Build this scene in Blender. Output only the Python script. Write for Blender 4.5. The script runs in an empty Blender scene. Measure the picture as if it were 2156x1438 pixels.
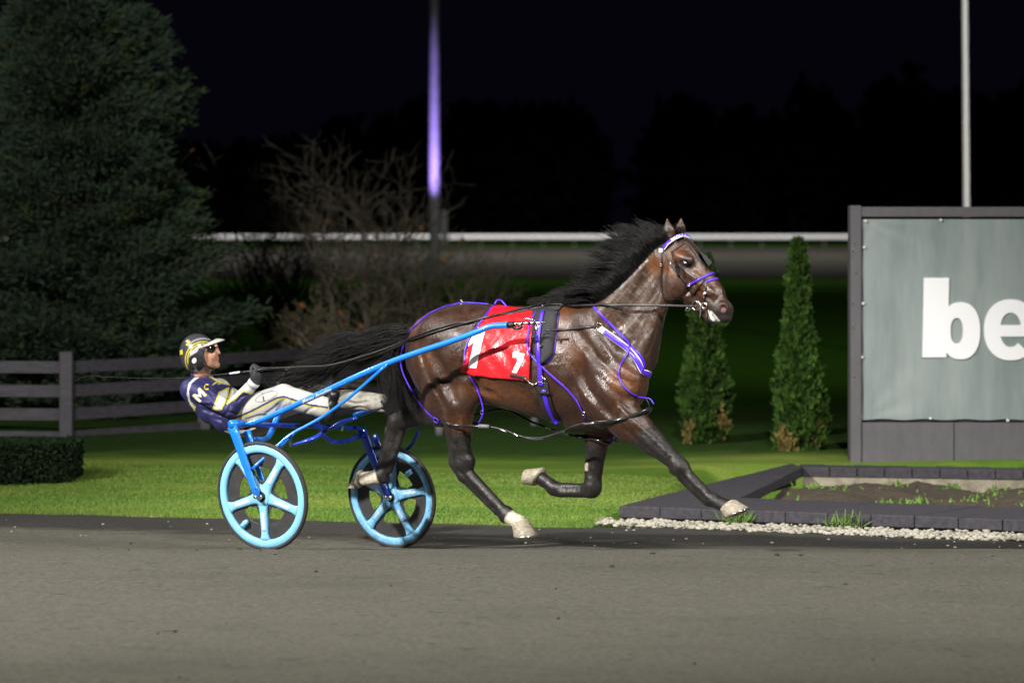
import bpy, bmesh, math, random
import numpy as np
from mathutils import Vector, Matrix
from mathutils.bvhtree import BVHTree

random.seed(7); RNG = np.random.default_rng(7)
SC = bpy.context.scene
COL = SC.collection

# ------------------------------------------------------------------ camera
FPX = 7194.0; D0 = 22.0; CH = 2.12; HY = 465.0
cam_d = bpy.data.cameras.new('camera'); cam = bpy.data.objects.new('camera', cam_d); COL.objects.link(cam)
cam.location = (0, -D0, CH); cam.rotation_euler = (math.pi/2, 0, 0)
cam_d.sensor_width = 36; cam_d.lens = 36*FPX/2156; cam_d.shift_y = -(719-HY)/2156
cam_d.clip_start = 0.5; cam_d.clip_end = 2000
cam_d.dof.use_dof = True; cam_d.dof.focus_distance = 21.8; cam_d.dof.aperture_fstop = 2.3
SC.camera = cam

# ------------------------------------------------------------------ night sky
world = bpy.data.worlds.new('World'); SC.world = world; world.use_nodes = True
wn = world.node_tree; bg = wn.nodes['Background']
sky = wn.nodes.new('ShaderNodeTexSky'); sky.sky_type = 'NISHITA'; sky.sun_disc = False
sky.sun_elevation = math.radians(-6); sky.sun_rotation = math.radians(200)
mixw = wn.nodes.new('ShaderNodeMixRGB'); mixw.blend_type = 'ADD'; mixw.inputs[0].default_value = 1
mixw.inputs[2].default_value = (0.020, 0.019, 0.050, 1)
wn.links.new(sky.outputs[0], mixw.inputs[1]); wn.links.new(mixw.outputs[0], bg.inputs['Color'])
bg.inputs['Strength'].default_value = 0.062

SC.view_settings.view_transform = 'Standard'; SC.view_settings.look = 'None'
SC.view_settings.exposure = 0.0; SC.view_settings.gamma = 1.0

# ------------------------------------------------------------------ track floodlights out of frame, plus added spots for single areas
def flood(name, loc, aim, watt, size=60, blend=0.6, color=(1.0, 0.97, 0.92), rad=0.35):
    l = bpy.data.lights.new(name, 'SPOT'); l.energy = watt; l.spot_size = math.radians(size); l.spot_blend = blend
    l.color = color; l.shadow_soft_size = rad
    o = bpy.data.objects.new(name, l); COL.objects.link(o); o.location = loc
    o.rotation_euler = (Vector(aim)-Vector(loc)).to_track_quat('-Z', 'Y').to_euler()
    return o
flood('unseen_flood', (-16, -14, 13), (1.5, 0.8, 0), 43000, 46, 0.9, rad=0.35)
flood('unseen_flood', (17, -11, 13), (2.0, 0.5, 0.3), 11000, 48, 0.9, rad=0.5)
flood('unseen_flood', (-17, 5, 15), (1.0, -1.5, 0), 6000, 40, 0.6, rad=0.5)
flood('unseen_flood', (6, -26, 22), (3.6, -8.2, 0), 17000, 46, 0.7, rad=0.8)  # added fill that brightens the foreground track
flood('unseen_flood', (2, -20, 18), (1.0, 5.6, 0), 22000, 17, 0.5, rad=0.6)  # narrow spot added to brighten the lawn
flood('unseen_flood', (-9, -24, 16), (-4.2, 19, 2.6), 34000, 23, 0.8, rad=0.6)  # added so the spruce and bare shrubs are lit
flood('unseen_flood', (12, -20, 15), (7.5, 24, 6.2), 64000, 23, 0.9, rad=0.6)  # extra spot added to lift the flagpole and signboard
flood('unseen_flood', (0, 190, 60), (0, 192, 0), 500000, 134, 0.5, rad=1.0)

# ------------------------------------------------------------------ geometry helpers
TH = math.radians(32.0)
HD = np.array([math.cos(TH), -math.sin(TH), 0.0]); LT = np.array([math.sin(TH), math.cos(TH), 0.0])
AX = np.array([-1.213, 0.628, 0.0]); CAMP = np.array([0.0, -D0, CH])

def ray(px, py):
    return np.array([(px-1078)/FPX, 1.0, (HY-py)/FPX])
def W(px, py, d):                       # world point seen at a pixel at a distance from the camera plane
    return CAMP + ray(px, py)*d
def L(px, py, l=0.0):                   # horse-frame point (along, lateral, up) on the plane lateral = l
    r = ray(px, py); t = (l + (AX-CAMP) @ LT)/(r @ LT); P = CAMP + r*t - AX
    return np.array([P @ HD, l, P[2]])
def l2w(p):
    p = np.asarray(p, float); return AX + np.outer(p[..., 0].ravel(), HD).reshape(p.shape) + np.outer(p[..., 1].ravel(), LT).reshape(p.shape) + np.outer(p[..., 2].ravel(), [0, 0, 1]).reshape(p.shape)
def w2l(p):
    q = np.asarray(p, float)-AX; return np.stack([q @ HD, q @ LT, q[..., 2]], -1)
def P(px, py, l=0.0): return l2w(L(px, py, l))
def w2px(p):
    q = np.asarray(p, float)-CAMP; return np.stack([1078+q[..., 0]/q[..., 1]*FPX, HY-q[..., 2]/q[..., 1]*FPX], -1)

def sstep(a, b, x):
    t = np.clip((x-a)/(b-a), 0, 1); return t*t*(3-2*t)
def track_z(x, y):
    # banked cushion: falls away from the camera across the racing line
    yy = np.asarray(y, float)
    return 0.15-0.27*sstep(-2.2, 1.9, yy)

def mk(name, V, F, mat=None, parent=None, smooth=True):
    me = bpy.data.meshes.new(name)
    me.from_pydata([tuple(map(float, v)) for v in V], [], [tuple(map(int, f)) for f in F]); me.validate(); me.update()
    if smooth:
        me.polygons.foreach_set('use_smooth', [True]*len(me.polygons))
    if mat: me.materials.append(mat)
    o = bpy.data.objects.new(name, me); COL.objects.link(o)
    if parent is not None: o.parent = parent
    return o
def mkfast(name, V, F, mat=None, parent=None, smooth=True):
    V = np.asarray(V, np.float32); F = np.asarray(F, np.int32); n = F.shape[1]
    me = bpy.data.meshes.new(name); me.vertices.add(len(V)); me.vertices.foreach_set('co', V.ravel())
    me.loops.add(F.size); me.loops.foreach_set('vertex_index', F.ravel())
    me.polygons.add(len(F)); me.polygons.foreach_set('loop_start', np.arange(0, F.size, n, dtype=np.int32))
    me.polygons.foreach_set('loop_total', np.full(len(F), n, np.int32))
    me.polygons.foreach_set('use_smooth', np.full(len(F), smooth)); me.update(calc_edges=True); me.validate()
    if mat: me.materials.append(mat)
    o = bpy.data.objects.new(name, me); COL.objects.link(o)
    if parent is not None: o.parent = parent
    return o
def tag(o, label=None, cat=None, group=None, kind=None):
    if label: o['label'] = label
    if cat: o['category'] = cat
    if group: o['group'] = group
    if kind: o['kind'] = kind
    return o
def empty(name, label, cat, group=None, loc=(0, 0, 0)):
    o = bpy.data.objects.new(name, None); COL.objects.link(o); o.empty_display_size = 0.1; o.location = loc
    return tag(o, label, cat, group)
class MB:
    def __init__(s): s.V = []; s.F = []
    def add(s, V, F):
        b = len(s.V); s.V.extend([tuple(map(float, v)) for v in V]); s.F.extend([tuple(int(i)+b for i in f) for f in F]); return s
    def build(s, name, mat, parent=None, smooth=True): return mk(name, s.V, s.F, mat, parent, smooth)
def catmull(pts, n=6):
    pts = [np.asarray(p, float) for p in pts]
    if len(pts) < 3 or n <= 1: 
        out = []
        for i in range(len(pts)-1):
            for k in range(n): out.append(pts[i]+(pts[i+1]-pts[i])*k/n)
        return np.array(out+[pts[-1]])
    q = [2*pts[0]-pts[1]]+pts+[2*pts[-1]-pts[-2]]; out = []
    for i in range(1, len(q)-2):
        a, b, c, d = q[i-1:i+3]
        for k in range(n):
            t = k/n; out.append(0.5*((2*b)+(c-a)*t+(2*a-5*b+4*c-d)*t*t+(3*b-a-3*c+d)*t**3))
    out.append(pts[-1]); return np.array(out)
def tube(pts, rad, n=10, sm=6, cap=True, flat=None):
    """rad scalar or per control point; flat=(normal, ratio) squashes the section along a direction"""
    C = catmull(pts, sm) if sm else np.array([np.asarray(p, float) for p in pts])
    m = len(C)
    R = np.full(m, float(rad)) if np.isscalar(rad) else np.interp(np.linspace(0, 1, m), np.linspace(0, 1, len(rad)), rad)
    T = np.gradient(C, axis=0); T /= np.linalg.norm(T, axis=1)[:, None]+1e-12
    u = np.cross(T[0], [0, 0, 1.0]); 
    if np.linalg.norm(u) < 1e-3: u = np.cross(T[0], [0, 1.0, 0])
    u /= np.linalg.norm(u); V = []; F = []
    a = np.linspace(0, 2*math.pi, n, endpoint=False)
    for i in range(m):
        u = u-T[i]*(u @ T[i]); u /= np.linalg.norm(u)+1e-12; v = np.cross(T[i], u)
        ring = (np.outer(np.cos(a), u)+np.outer(np.sin(a), v))*R[i]
        if flat is not None:
            nn = np.asarray(flat[0], float); nn = nn/np.linalg.norm(nn); ring = ring-np.outer(ring @ nn, nn)*(1-flat[1])
        V.extend(C[i]+ring)
        if i:
            for k in range(n):
                F.append(((i-1)*n+k, (i-1)*n+(k+1) % n, i*n+(k+1) % n, i*n+k))
    if cap:
        F.append(tuple(range(n-1, -1, -1))); F.append(tuple((m-1)*n+k for k in range(n)))
    return V, F
def box(c, ux, uy, uz):                 # centre and three half-axis vectors
    c, ux, uy, uz = [np.asarray(v, float) for v in (c, ux, uy, uz)]
    V = [c+sx*ux+sy*uy+sz*uz for sx in (-1, 1) for sy in (-1, 1) for sz in (-1, 1)]
    return V, [(0, 1, 3, 2), (4, 6, 7, 5), (0, 4, 5, 1), (2, 3, 7, 6), (0, 2, 6, 4), (1, 5, 7, 3)]
def abox(x0, x1, y0, y1, z0, z1):
    return box(((x0+x1)/2, (y0+y1)/2, (z0+z1)/2), ((x1-x0)/2, 0, 0), (0, (y1-y0)/2, 0), (0, 0, (z1-z0)/2))
def bevel(o, w=0.006, seg=2):
    m = o.modifiers.new('bevel', 'BEVEL'); m.width = w; m.segments = seg; m.limit_method = 'ANGLE'; return o

# ------------------------------------------------------------------ signed-distance modelling with surface nets
class Field:
    def __init__(s, lo, hi, h):
        s.lo = np.array(lo, float); s.h = h; s.n = np.ceil((np.array(hi)-s.lo)/h).astype(int)+1
        s.v = np.full(s.n, 1.0, np.float32)
    def block(s, lo, hi):
        a = np.clip(np.floor((lo-s.lo)/s.h).astype(int), 0, s.n); b = np.clip(np.ceil((hi-s.lo)/s.h).astype(int)+1, 0, s.n)
        if np.any(b <= a): return None
        g = [s.lo[i]+s.h*np.arange(a[i], b[i], dtype=np.float32) for i in range(3)]
        X, Y, Z = np.meshgrid(*[q.astype(np.float32) for q in g], indexing='ij', sparse=True)
        return (slice(a[0], b[0]), slice(a[1], b[1]), slice(a[2], b[2])), X, Y, Z
    def comb(s, sl, d, k, sub=False):
        a = s.v[sl]
        if sub:
            d = -d; 
            if k > 0:
                hh = np.clip(0.5-0.5*(a-d)/k, 0, 1); s.v[sl] = a*(1-hh)+d*hh+k*hh*(1-hh)
            else: s.v[sl] = np.maximum(a, d)
        elif k > 0:
            hh = np.clip(0.5+0.5*(a-d)/k, 0, 1); s.v[sl] = a*(1-hh)+d*hh-k*hh*(1-hh)
        else: s.v[sl] = np.minimum(a, d)
    def cap(s, a, b, ra, rb, k=0.02, w=1.0, sub=False):
        a = np.asarray(a, float); b = np.asarray(b, float); m = max(ra, rb)*max(1, w)+k+3*s.h
        q = s.block(np.minimum(a, b)-m, np.maximum(a, b)+m)
        if q is None: return
        sl, X, Y, Z = q; lc = a[1]; ab = b-a; ab = np.array([ab[0], ab[1]/w, ab[2]]); L2 = ab @ ab+1e-9
        x = X-a[0]; y = (Y-lc)/w; z = Z-a[2]
        t = np.clip((x*ab[0]+y*ab[1]+z*ab[2])/L2, 0, 1)
        d = np.sqrt((x-t*ab[0])**2+(y-t*ab[1])**2+(z-t*ab[2])**2)-(ra+(rb-ra)*t)
        s.comb(sl, d*min(1.0, w) if w < 1 else d, k, sub)
    def ell(s, c, r, k=0.02, R=None, sub=False):
        c = np.asarray(c, float); r = np.asarray(r, float); m = r.max()+k+3*s.h
        q = s.block(c-m, c+m)
        if q is None: return
        sl, X, Y, Z = q; x = X-c[0]; y = Y-c[1]; z = Z-c[2]
        if R is not None:
            R = np.asarray(R, float)     # rows are the ellipsoid's axes
            x, y, z = [R[i, 0]*x+R[i, 1]*y+R[i, 2]*z for i in range(3)]
        e = np.sqrt((x/r[0])**2+(y/r[1])**2+(z/r[2])**2); e2 = np.sqrt((x/r[0]**2)**2+(y/r[1]**2)**2+(z/r[2]**2)**2)+1e-6
        s.comb(sl, e*(e-1)/e2, k, sub)
    def mesh(s, relax=2):
        v = s.v; n = v.shape; ins = v < 0
        c = tuple(m-1 for m in n)
        cnt = np.zeros(c, np.int8)
        for dx in (0, 1):
            for dy in (0, 1):
                for dz in (0, 1): cnt += ins[dx:dx+c[0], dy:dy+c[1], dz:dz+c[2]]
        act = (cnt > 0) & (cnt < 8); I = np.argwhere(act); idx = np.full(c, -1, np.int32); idx[act] = np.arange(len(I))
        acc = np.zeros((len(I), 3)); num = np.zeros(len(I))
        def V(o): return v[I[:, 0]+o[0], I[:, 1]+o[1], I[:, 2]+o[2]]
        for ax in range(3):
            o1, o2 = [a for a in range(3) if a != ax]
            for p in (0, 1):
                for q in (0, 1):
                    A = [0, 0, 0]; A[o1] = p; A[o2] = q; B = list(A); B[ax] = 1
                    va = V(A); vb = V(B); m = (va < 0) != (vb < 0); t = np.where(m, va/(va-vb+1e-20), 0)
                    pt = np.tile(np.array(A, float), (len(I), 1)); pt[:, ax] += t
                    acc[m] += pt[m]; num[m] += 1
        Vt = (I+acc/num[:, None])*s.h+s.lo
        Fs = []
        for ax in range(3):
            o1, o2 = [(1, 2), (2, 0), (0, 1)][ax]
            sl0 = [slice(1, m-1) for m in n]; sl0[ax] = slice(0, n[ax]-1); sl1 = list(sl0); sl1[ax] = slice(1, n[ax])
            a = ins[tuple(sl0)]; b = ins[tuple(sl1)]; E = np.argwhere(a != b)
            if not len(E): continue
            flip = a[E[:, 0], E[:, 1], E[:, 2]]; E = E+1; E[:, ax] -= 1
            def g(p, q):
                e = E.copy(); e[:, o1] -= p; e[:, o2] -= q; return idx[e[:, 0], e[:, 1], e[:, 2]]
            quad = np.stack([g(0, 0), g(1, 0), g(1, 1), g(0, 1)], 1)
            quad[~flip] = quad[~flip][:, ::-1]; Fs.append(quad)
        F = np.concatenate(Fs); F = F[(F >= 0).all(1)]
        for _ in range(relax):
            S = np.zeros_like(Vt); N = np.zeros(len(Vt))
            for i in range(4):
                a = F[:, i]; b = F[:, (i+1) % 4]
                for k in range(3):
                    S[:, k] += np.bincount(a, Vt[b, k], len(Vt))+np.bincount(b, Vt[a, k], len(Vt))
                N += np.bincount(a, minlength=len(Vt))+np.bincount(b, minlength=len(Vt))
            Vt = Vt*0.5+0.5*S/N[:, None]
        return Vt, F
def normals(V, F):
    n = np.cross(V[F[:, 2]]-V[F[:, 0]], V[F[:, 3]]-V[F[:, 1]]); N = np.zeros_like(V)
    for i in range(4):
        for k in range(3): N[:, k] += np.bincount(F[:, i], n[:, k], len(V))
    return N/(np.linalg.norm(N, axis=1)[:, None]+1e-12)
def setcol(o, C, name='col', alpha=None):
    at = o.data.color_attributes.new(name, 'FLOAT_COLOR', 'POINT'); C = np.asarray(C, np.float32)
    if C.shape[1] == 3: C = np.concatenate([C, (np.ones(len(C)) if alpha is None else alpha).astype(np.float32)[:, None]], 1)
    at.data.foreach_set('color', C.ravel())
def inpoly(P2, poly):
    x, y = P2[:, 0], P2[:, 1]; r = np.zeros(len(P2), bool); n = len(poly)
    for i in range(n):
        x0, y0 = poly[i]; x1, y1 = poly[(i+1) % n]
        if y0 == y1: continue
        c = ((y0 > y) != (y1 > y)) & (x < (x1-x0)*(y-y0)/(y1-y0)+x0); r ^= c
    return r
def distline(P2, pts):
    d = np.full(len(P2), 1e9)
    for i in range(len(pts)-1):
        a = np.array(pts[i], float); b = np.array(pts[i+1], float); ab = b-a
        t = np.clip(((P2-a) @ ab)/(ab @ ab), 0, 1); d = np.minimum(d, np.linalg.norm(P2-a-t[:, None]*ab, axis=1))
    return d
def bvh(*objs):
    V = []; F = []
    for o in objs:
        b = len(V); M = o.matrix_world; V += [M @ v.co for v in o.data.vertices]; F += [tuple(i+b for i in p.vertices) for p in o.data.polygons]
    return BVHTree.FromPolygons(V, F)
def hit(tree, px, py, off=0.004, fall=None):
    r = ray(px, py); r = r/np.linalg.norm(r)
    loc, nor, i, d = tree.ray_cast(Vector(CAMP), Vector(r))
    if loc is None: return (None if fall is None else (P(px, py, fall), -LT))
    n = np.array(nor); 
    if n @ r > 0: n = -n
    return np.array(loc)+n*off, n

def hq(tree, px, py, off=0.004, l=-0.12):
    for dy in (0, 2, 4, 7, 10, -3):
        r = hit(tree, px, py+dy, off)
        if r is not None: return r[0]
    return P(px, py, l)
# ------------------------------------------------------------------ materials
def mat(name, col=(0.5, 0.5, 0.5), rough=0.6, metal=0.0, spec=0.5, attr=None, noise=None, bump=None, coat=0.0, sheen=0.0, emit=None, alpha=None, trans=0.0):
    """noise=(scale, amount, colour2 or None, stretch)  bump=(scale, strength, distance)"""
    m = bpy.data.materials.new(name); m.use_nodes = True; nt = m.node_tree; b = nt.nodes['Principled BSDF']
    b.inputs['Base Color'].default_value = (*col, 1); b.inputs['Roughness'].default_value = rough
    b.inputs['Metallic'].default_value = metal; b.inputs['Specular IOR Level'].default_value = spec
    if coat: b.inputs['Coat Weight'].default_value = coat; b.inputs['Coat Roughness'].default_value = 0.12
    if sheen: b.inputs['Sheen Weight'].default_value = sheen
    if trans: b.inputs['Transmission Weight'].default_value = trans
    if emit: b.inputs['Emission Color'].default_value = (*emit[0], 1); b.inputs['Emission Strength'].default_value = emit[1]
    if alpha is not None: b.inputs['Alpha'].default_value = alpha
    src = None
    if attr:
        a = nt.nodes.new('ShaderNodeAttribute'); a.attribute_name = attr; src = a.outputs['Color']
    tc = nt.nodes.new('ShaderNodeTexCoord')
    if noise:
        mp = nt.nodes.new('ShaderNodeMapping'); nt.links.new(tc.outputs['Object'], mp.inputs['Vector'])
        if len(noise) > 3: mp.inputs['Scale'].default_value = noise[3]
        n = nt.nodes.new('ShaderNodeTexNoise'); n.inputs['Scale'].default_value = noise[0]; n.inputs['Detail'].default_value = 6
        n.inputs['Roughness'].default_value = 0.65
        nt.links.new(mp.outputs[0], n.inputs['Vector'])
        r = nt.nodes.new('ShaderNodeValToRGB'); r.color_ramp.elements[0].position = 0.36; r.color_ramp.elements[1].position = 0.64
        nt.links.new(n.outputs[0], r.inputs[0])
        mx = nt.nodes.new('ShaderNodeMixRGB'); a = noise[1]
        if noise[2] is None:
            mx.blend_type = 'MULTIPLY'; mx.inputs[0].default_value = 1
            r.color_ramp.elements[0].color = (1-a, 1-a, 1-a, 1); r.color_ramp.elements[1].color = (1+a*0.3, 1+a*0.3, 1+a*0.3, 1)
            if src is None: mx.inputs[1].default_value = (*col, 1)
            else: nt.links.new(src, mx.inputs[1])
            nt.links.new(r.outputs[0], mx.inputs[2])
        else:
            r.color_ramp.elements[0].color = (0, 0, 0, 1); r.color_ramp.elements[1].color = (a, a, a, 1)
            nt.links.new(r.outputs[0], mx.inputs[0])
            if src is None: mx.inputs[1].default_value = (*col, 1)
            else: nt.links.new(src, mx.inputs[1])
            mx.inputs[2].default_value = (*noise[2], 1)
        src = mx.outputs[0]
    if src is not None: nt.links.new(src, b.inputs['Base Color'])
    if bump:
        n = nt.nodes.new('ShaderNodeTexNoise'); n.inputs['Scale'].default_value = bump[0]; n.inputs['Detail'].default_value = 5
        mp = nt.nodes.new('ShaderNodeMapping'); nt.links.new(tc.outputs['Object'], mp.inputs['Vector'])
        if len(bump) > 3: mp.inputs['Scale'].default_value = bump[3]
        nt.links.new(mp.outputs[0], n.inputs['Vector'])
        bp = nt.nodes.new('ShaderNodeBump'); bp.inputs['Strength'].default_value = bump[1]; bp.inputs['Distance'].default_value = bump[2]
        nt.links.new(n.outputs[0], bp.inputs['Height']); nt.links.new(bp.outputs[0], b.inputs['Normal'])
    return m
M = {}
M['purple'] = mat('purple_webbing', (0.075, 0.022, 0.62), 0.38, bump=(300, 0.15, 0.001))
M['white'] = mat('white_paint', (0.8, 0.8, 0.8), 0.45)
M['leather'] = mat('black_leather', (0.012, 0.011, 0.012), 0.38, noise=(40, 0.4, None))
M['padblack'] = mat('black_pad', (0.018, 0.016, 0.02), 0.75, noise=(60, 0.4, None))
M['steel'] = mat('bright_steel', (0.75, 0.74, 0.7), 0.22, metal=1.0)
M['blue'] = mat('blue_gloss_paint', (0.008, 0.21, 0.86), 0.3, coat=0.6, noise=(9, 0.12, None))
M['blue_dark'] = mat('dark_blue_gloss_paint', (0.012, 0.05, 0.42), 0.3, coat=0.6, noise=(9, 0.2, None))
M['rim'] = mat('light_blue_rim_paint', (0.26, 0.64, 0.98), 0.5, coat=0.1, noise=(14, 0.1, None))
M['rim_dirty'] = mat('muddied_light_blue_rim_paint', (0.24, 0.60, 0.95), 0.5, coat=0.1, noise=(22, 0.5, (0.06, 0.12, 0.2)))
M['tyre'] = mat('grey_rubber', (0.035, 0.034, 0.033), 0.75, noise=(50, 0.35, None), bump=(200, 0.2, 0.001))
M['disc'] = mat('dark_wheel_disc', (0.045, 0.043, 0.043), 0.55, noise=(18, 0.3, None))
M['hoof'] = mat('pale_horn', (0.42, 0.37, 0.28), 0.6, noise=(38, 0.75, (0.12, 0.10, 0.075), (1, 1, 2.5)), bump=(120, 0.4, 0.002))
M['hair'] = mat('black_horse_hair', (0.0065, 0.0055, 0.0055), 0.5, spec=0.3)
WB = []          # things whose parts are modelled in place: parts keep their spot while the Empty sits at the base
def emptyw(name, label, cat, loc, group=None):
    o = empty(name, label, cat, group, loc); WB.append(o); return o
def ribbon(C, N, w, th=0.004):
    C = np.array(C); N = np.array(N); T = np.gradient(C, axis=0); T /= np.linalg.norm(T, axis=1)[:, None]+1e-9
    N = N-T*(N*T).sum(1)[:, None]; N /= np.linalg.norm(N, axis=1)[:, None]+1e-9; B = np.cross(T, N); V = []; F = []; m = len(C)
    wv = w if not np.isscalar(w) else np.full(m, w)
    for i in range(m):
        a = B[i]*wv[i]/2; V += [C[i]-a*.92-N[i]*th/2, C[i]+a*.92-N[i]*th/2, C[i]+a, C[i]+a*.85+N[i]*th/2, C[i]-a*.85+N[i]*th/2, C[i]-a]
        if i:
            for k in range(6): F.append((6*(i-1)+k, 6*(i-1)+(k+1) % 6, 6*i+(k+1) % 6, 6*i+k))
    F.append(tuple(range(5, -1, -1))); F.append(tuple(6*(m-1)+k for k in range(6))); return V, F
def surfpath(tree, pts, off=0.004, n=5, fall=0.0):
    q = catmull([np.array([x, y, 0.0]) for x, y in pts], n); C = []; N = []
    for a in q:
        r = hit(tree, a[0], a[1], off)
        if r is None:
            if fall is None: continue
            p = P(a[0], a[1], fall if not len(C) else float(w2l(C[-1])[1])); r = (p, -LT*0.5+np.array([0, 0, 0.8]))
        C.append(r[0]); N.append(r[1])
    C = np.array(C); N = np.array(N)
    for _ in range(2):
        if len(C) > 4: C[1:-1] = (C[:-2]+2*C[1:-1]+C[2:])/4; N[1:-1] = (N[:-2]+2*N[1:-1]+N[2:])/4
    return C, N
def mirr(V): V = w2l(np.array(V)); V = V*[1, -1, 1]; return l2w(V)
def strap(name, tree, pts, w, mt, parent, off=0.004, th=0.004, mirror=False, fall=0.0, n=5):
    C, N = surfpath(tree, pts, off, n, fall); V, F = ribbon(C, N, w, th)
    if mirror: mk(name, mirr(V), [f[::-1] for f in F], mt, parent)
    return mk(name, V, F, mt, parent)
def cord(name, pts, r, mt, parent, n=8, sm=5, mirror=False, flat=None):
    V, F = tube(pts, r, n, sm, True, flat); B = MB(); B.add(V, F)
    if mirror: B.add(mirr(V), [f[::-1] for f in F])
    return B.build(name, mt, parent)
def loop(name, c, u, v, r, mt, parent, n=36, k=8):
    pts = [c+u*math.cos(a)+v*math.sin(a) for a in np.linspace(0, 2*math.pi, n+1)]; V, F = tube(pts, r, k, 1, False); return mk(name, V, F, mt, parent)
def textmesh(s, shear=0.0):
    cu = bpy.data.curves.new('t', 'FONT'); cu.body = s; cu.shear = shear; cu.offset = 0.012; cu.resolution_u = 3
    o = bpy.data.objects.new('t', cu); COL.objects.link(o); bpy.context.view_layer.update(); dg = bpy.context.evaluated_depsgraph_get()
    me = bpy.data.meshes.new_from_object(o.evaluated_get(dg)); bm = bmesh.new(); bm.from_mesh(me); bmesh.ops.triangulate(bm, faces=bm.faces[:])
    bmesh.ops.subdivide_edges(bm, edges=[e for e in bm.edges if e.calc_length() > 0.12], cuts=2); bm.verts.ensure_lookup_table()
    V = np.array([v.co[:] for v in bm.verts]); F = [tuple(v.index for v in f.verts) for f in bm.faces]; bm.free(); bpy.data.objects.remove(o); bpy.data.curves.remove(cu); bpy.data.meshes.remove(me)
    return V, F
def decal(name, tree, V2, F, mt, parent, off=0.002):
    """V2: outline vertices as seen positions, laid on the surface"""
    out = []
    last = None
    for x, y in V2:
        r = hit(tree, x, y, off)
        if r is None: r = (last if last is not None else P(x, y, -.2), None)
        out.append(r[0]); last = r[0]
    return mk(name, out, F, mt, parent, False)
def polyfill(poly, cuts=3):
    bm = bmesh.new(); vs = [bm.verts.new((x, y, 0)) for x, y in poly]; bm.faces.new(vs); bmesh.ops.triangulate(bm, faces=bm.faces[:])
    for _ in range(cuts): 
        L_ = [e for e in bm.edges if e.calc_length() > 4]
        if L_: bmesh.ops.subdivide_edges(bm, edges=L_, cuts=1); bmesh.ops.triangulate(bm, faces=bm.faces[:])
    bm.verts.index_update(); V = [(v.co.x, v.co.y) for v in bm.verts]; F = [tuple(v.index for v in f.verts) for f in bm.faces]; bm.free(); return V, F
# ================================================================== THE SETTING
def tint_noise(m, scale, lo, hi, c2, stretch=(1, 1, 1), detail=4):
    """lays a second, larger noise over a material's base colour"""
    nt = m.node_tree; b = nt.nodes['Principled BSDF']; tc = nt.nodes.new('ShaderNodeTexCoord'); mp = nt.nodes.new('ShaderNodeMapping')
    mp.inputs['Scale'].default_value = stretch; nt.links.new(tc.outputs['Object'], mp.inputs['Vector'])
    n = nt.nodes.new('ShaderNodeTexNoise'); n.inputs['Scale'].default_value = scale; n.inputs['Detail'].default_value = detail
    nt.links.new(mp.outputs[0], n.inputs['Vector']); r = nt.nodes.new('ShaderNodeMapRange')
    r.inputs[1].default_value = lo; r.inputs[2].default_value = hi; nt.links.new(n.outputs[0], r.inputs[0])
    mx = nt.nodes.new('ShaderNodeMixRGB'); nt.links.new(r.outputs[0], mx.inputs[0]); mx.inputs[2].default_value = (*c2, 1)
    if b.inputs['Base Color'].links: nt.links.new(b.inputs['Base Color'].links[0].from_socket, mx.inputs[1])
    else: mx.inputs[1].default_value = b.inputs['Base Color'].default_value
    nt.links.new(mx.outputs[0], b.inputs['Base Color'])
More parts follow.
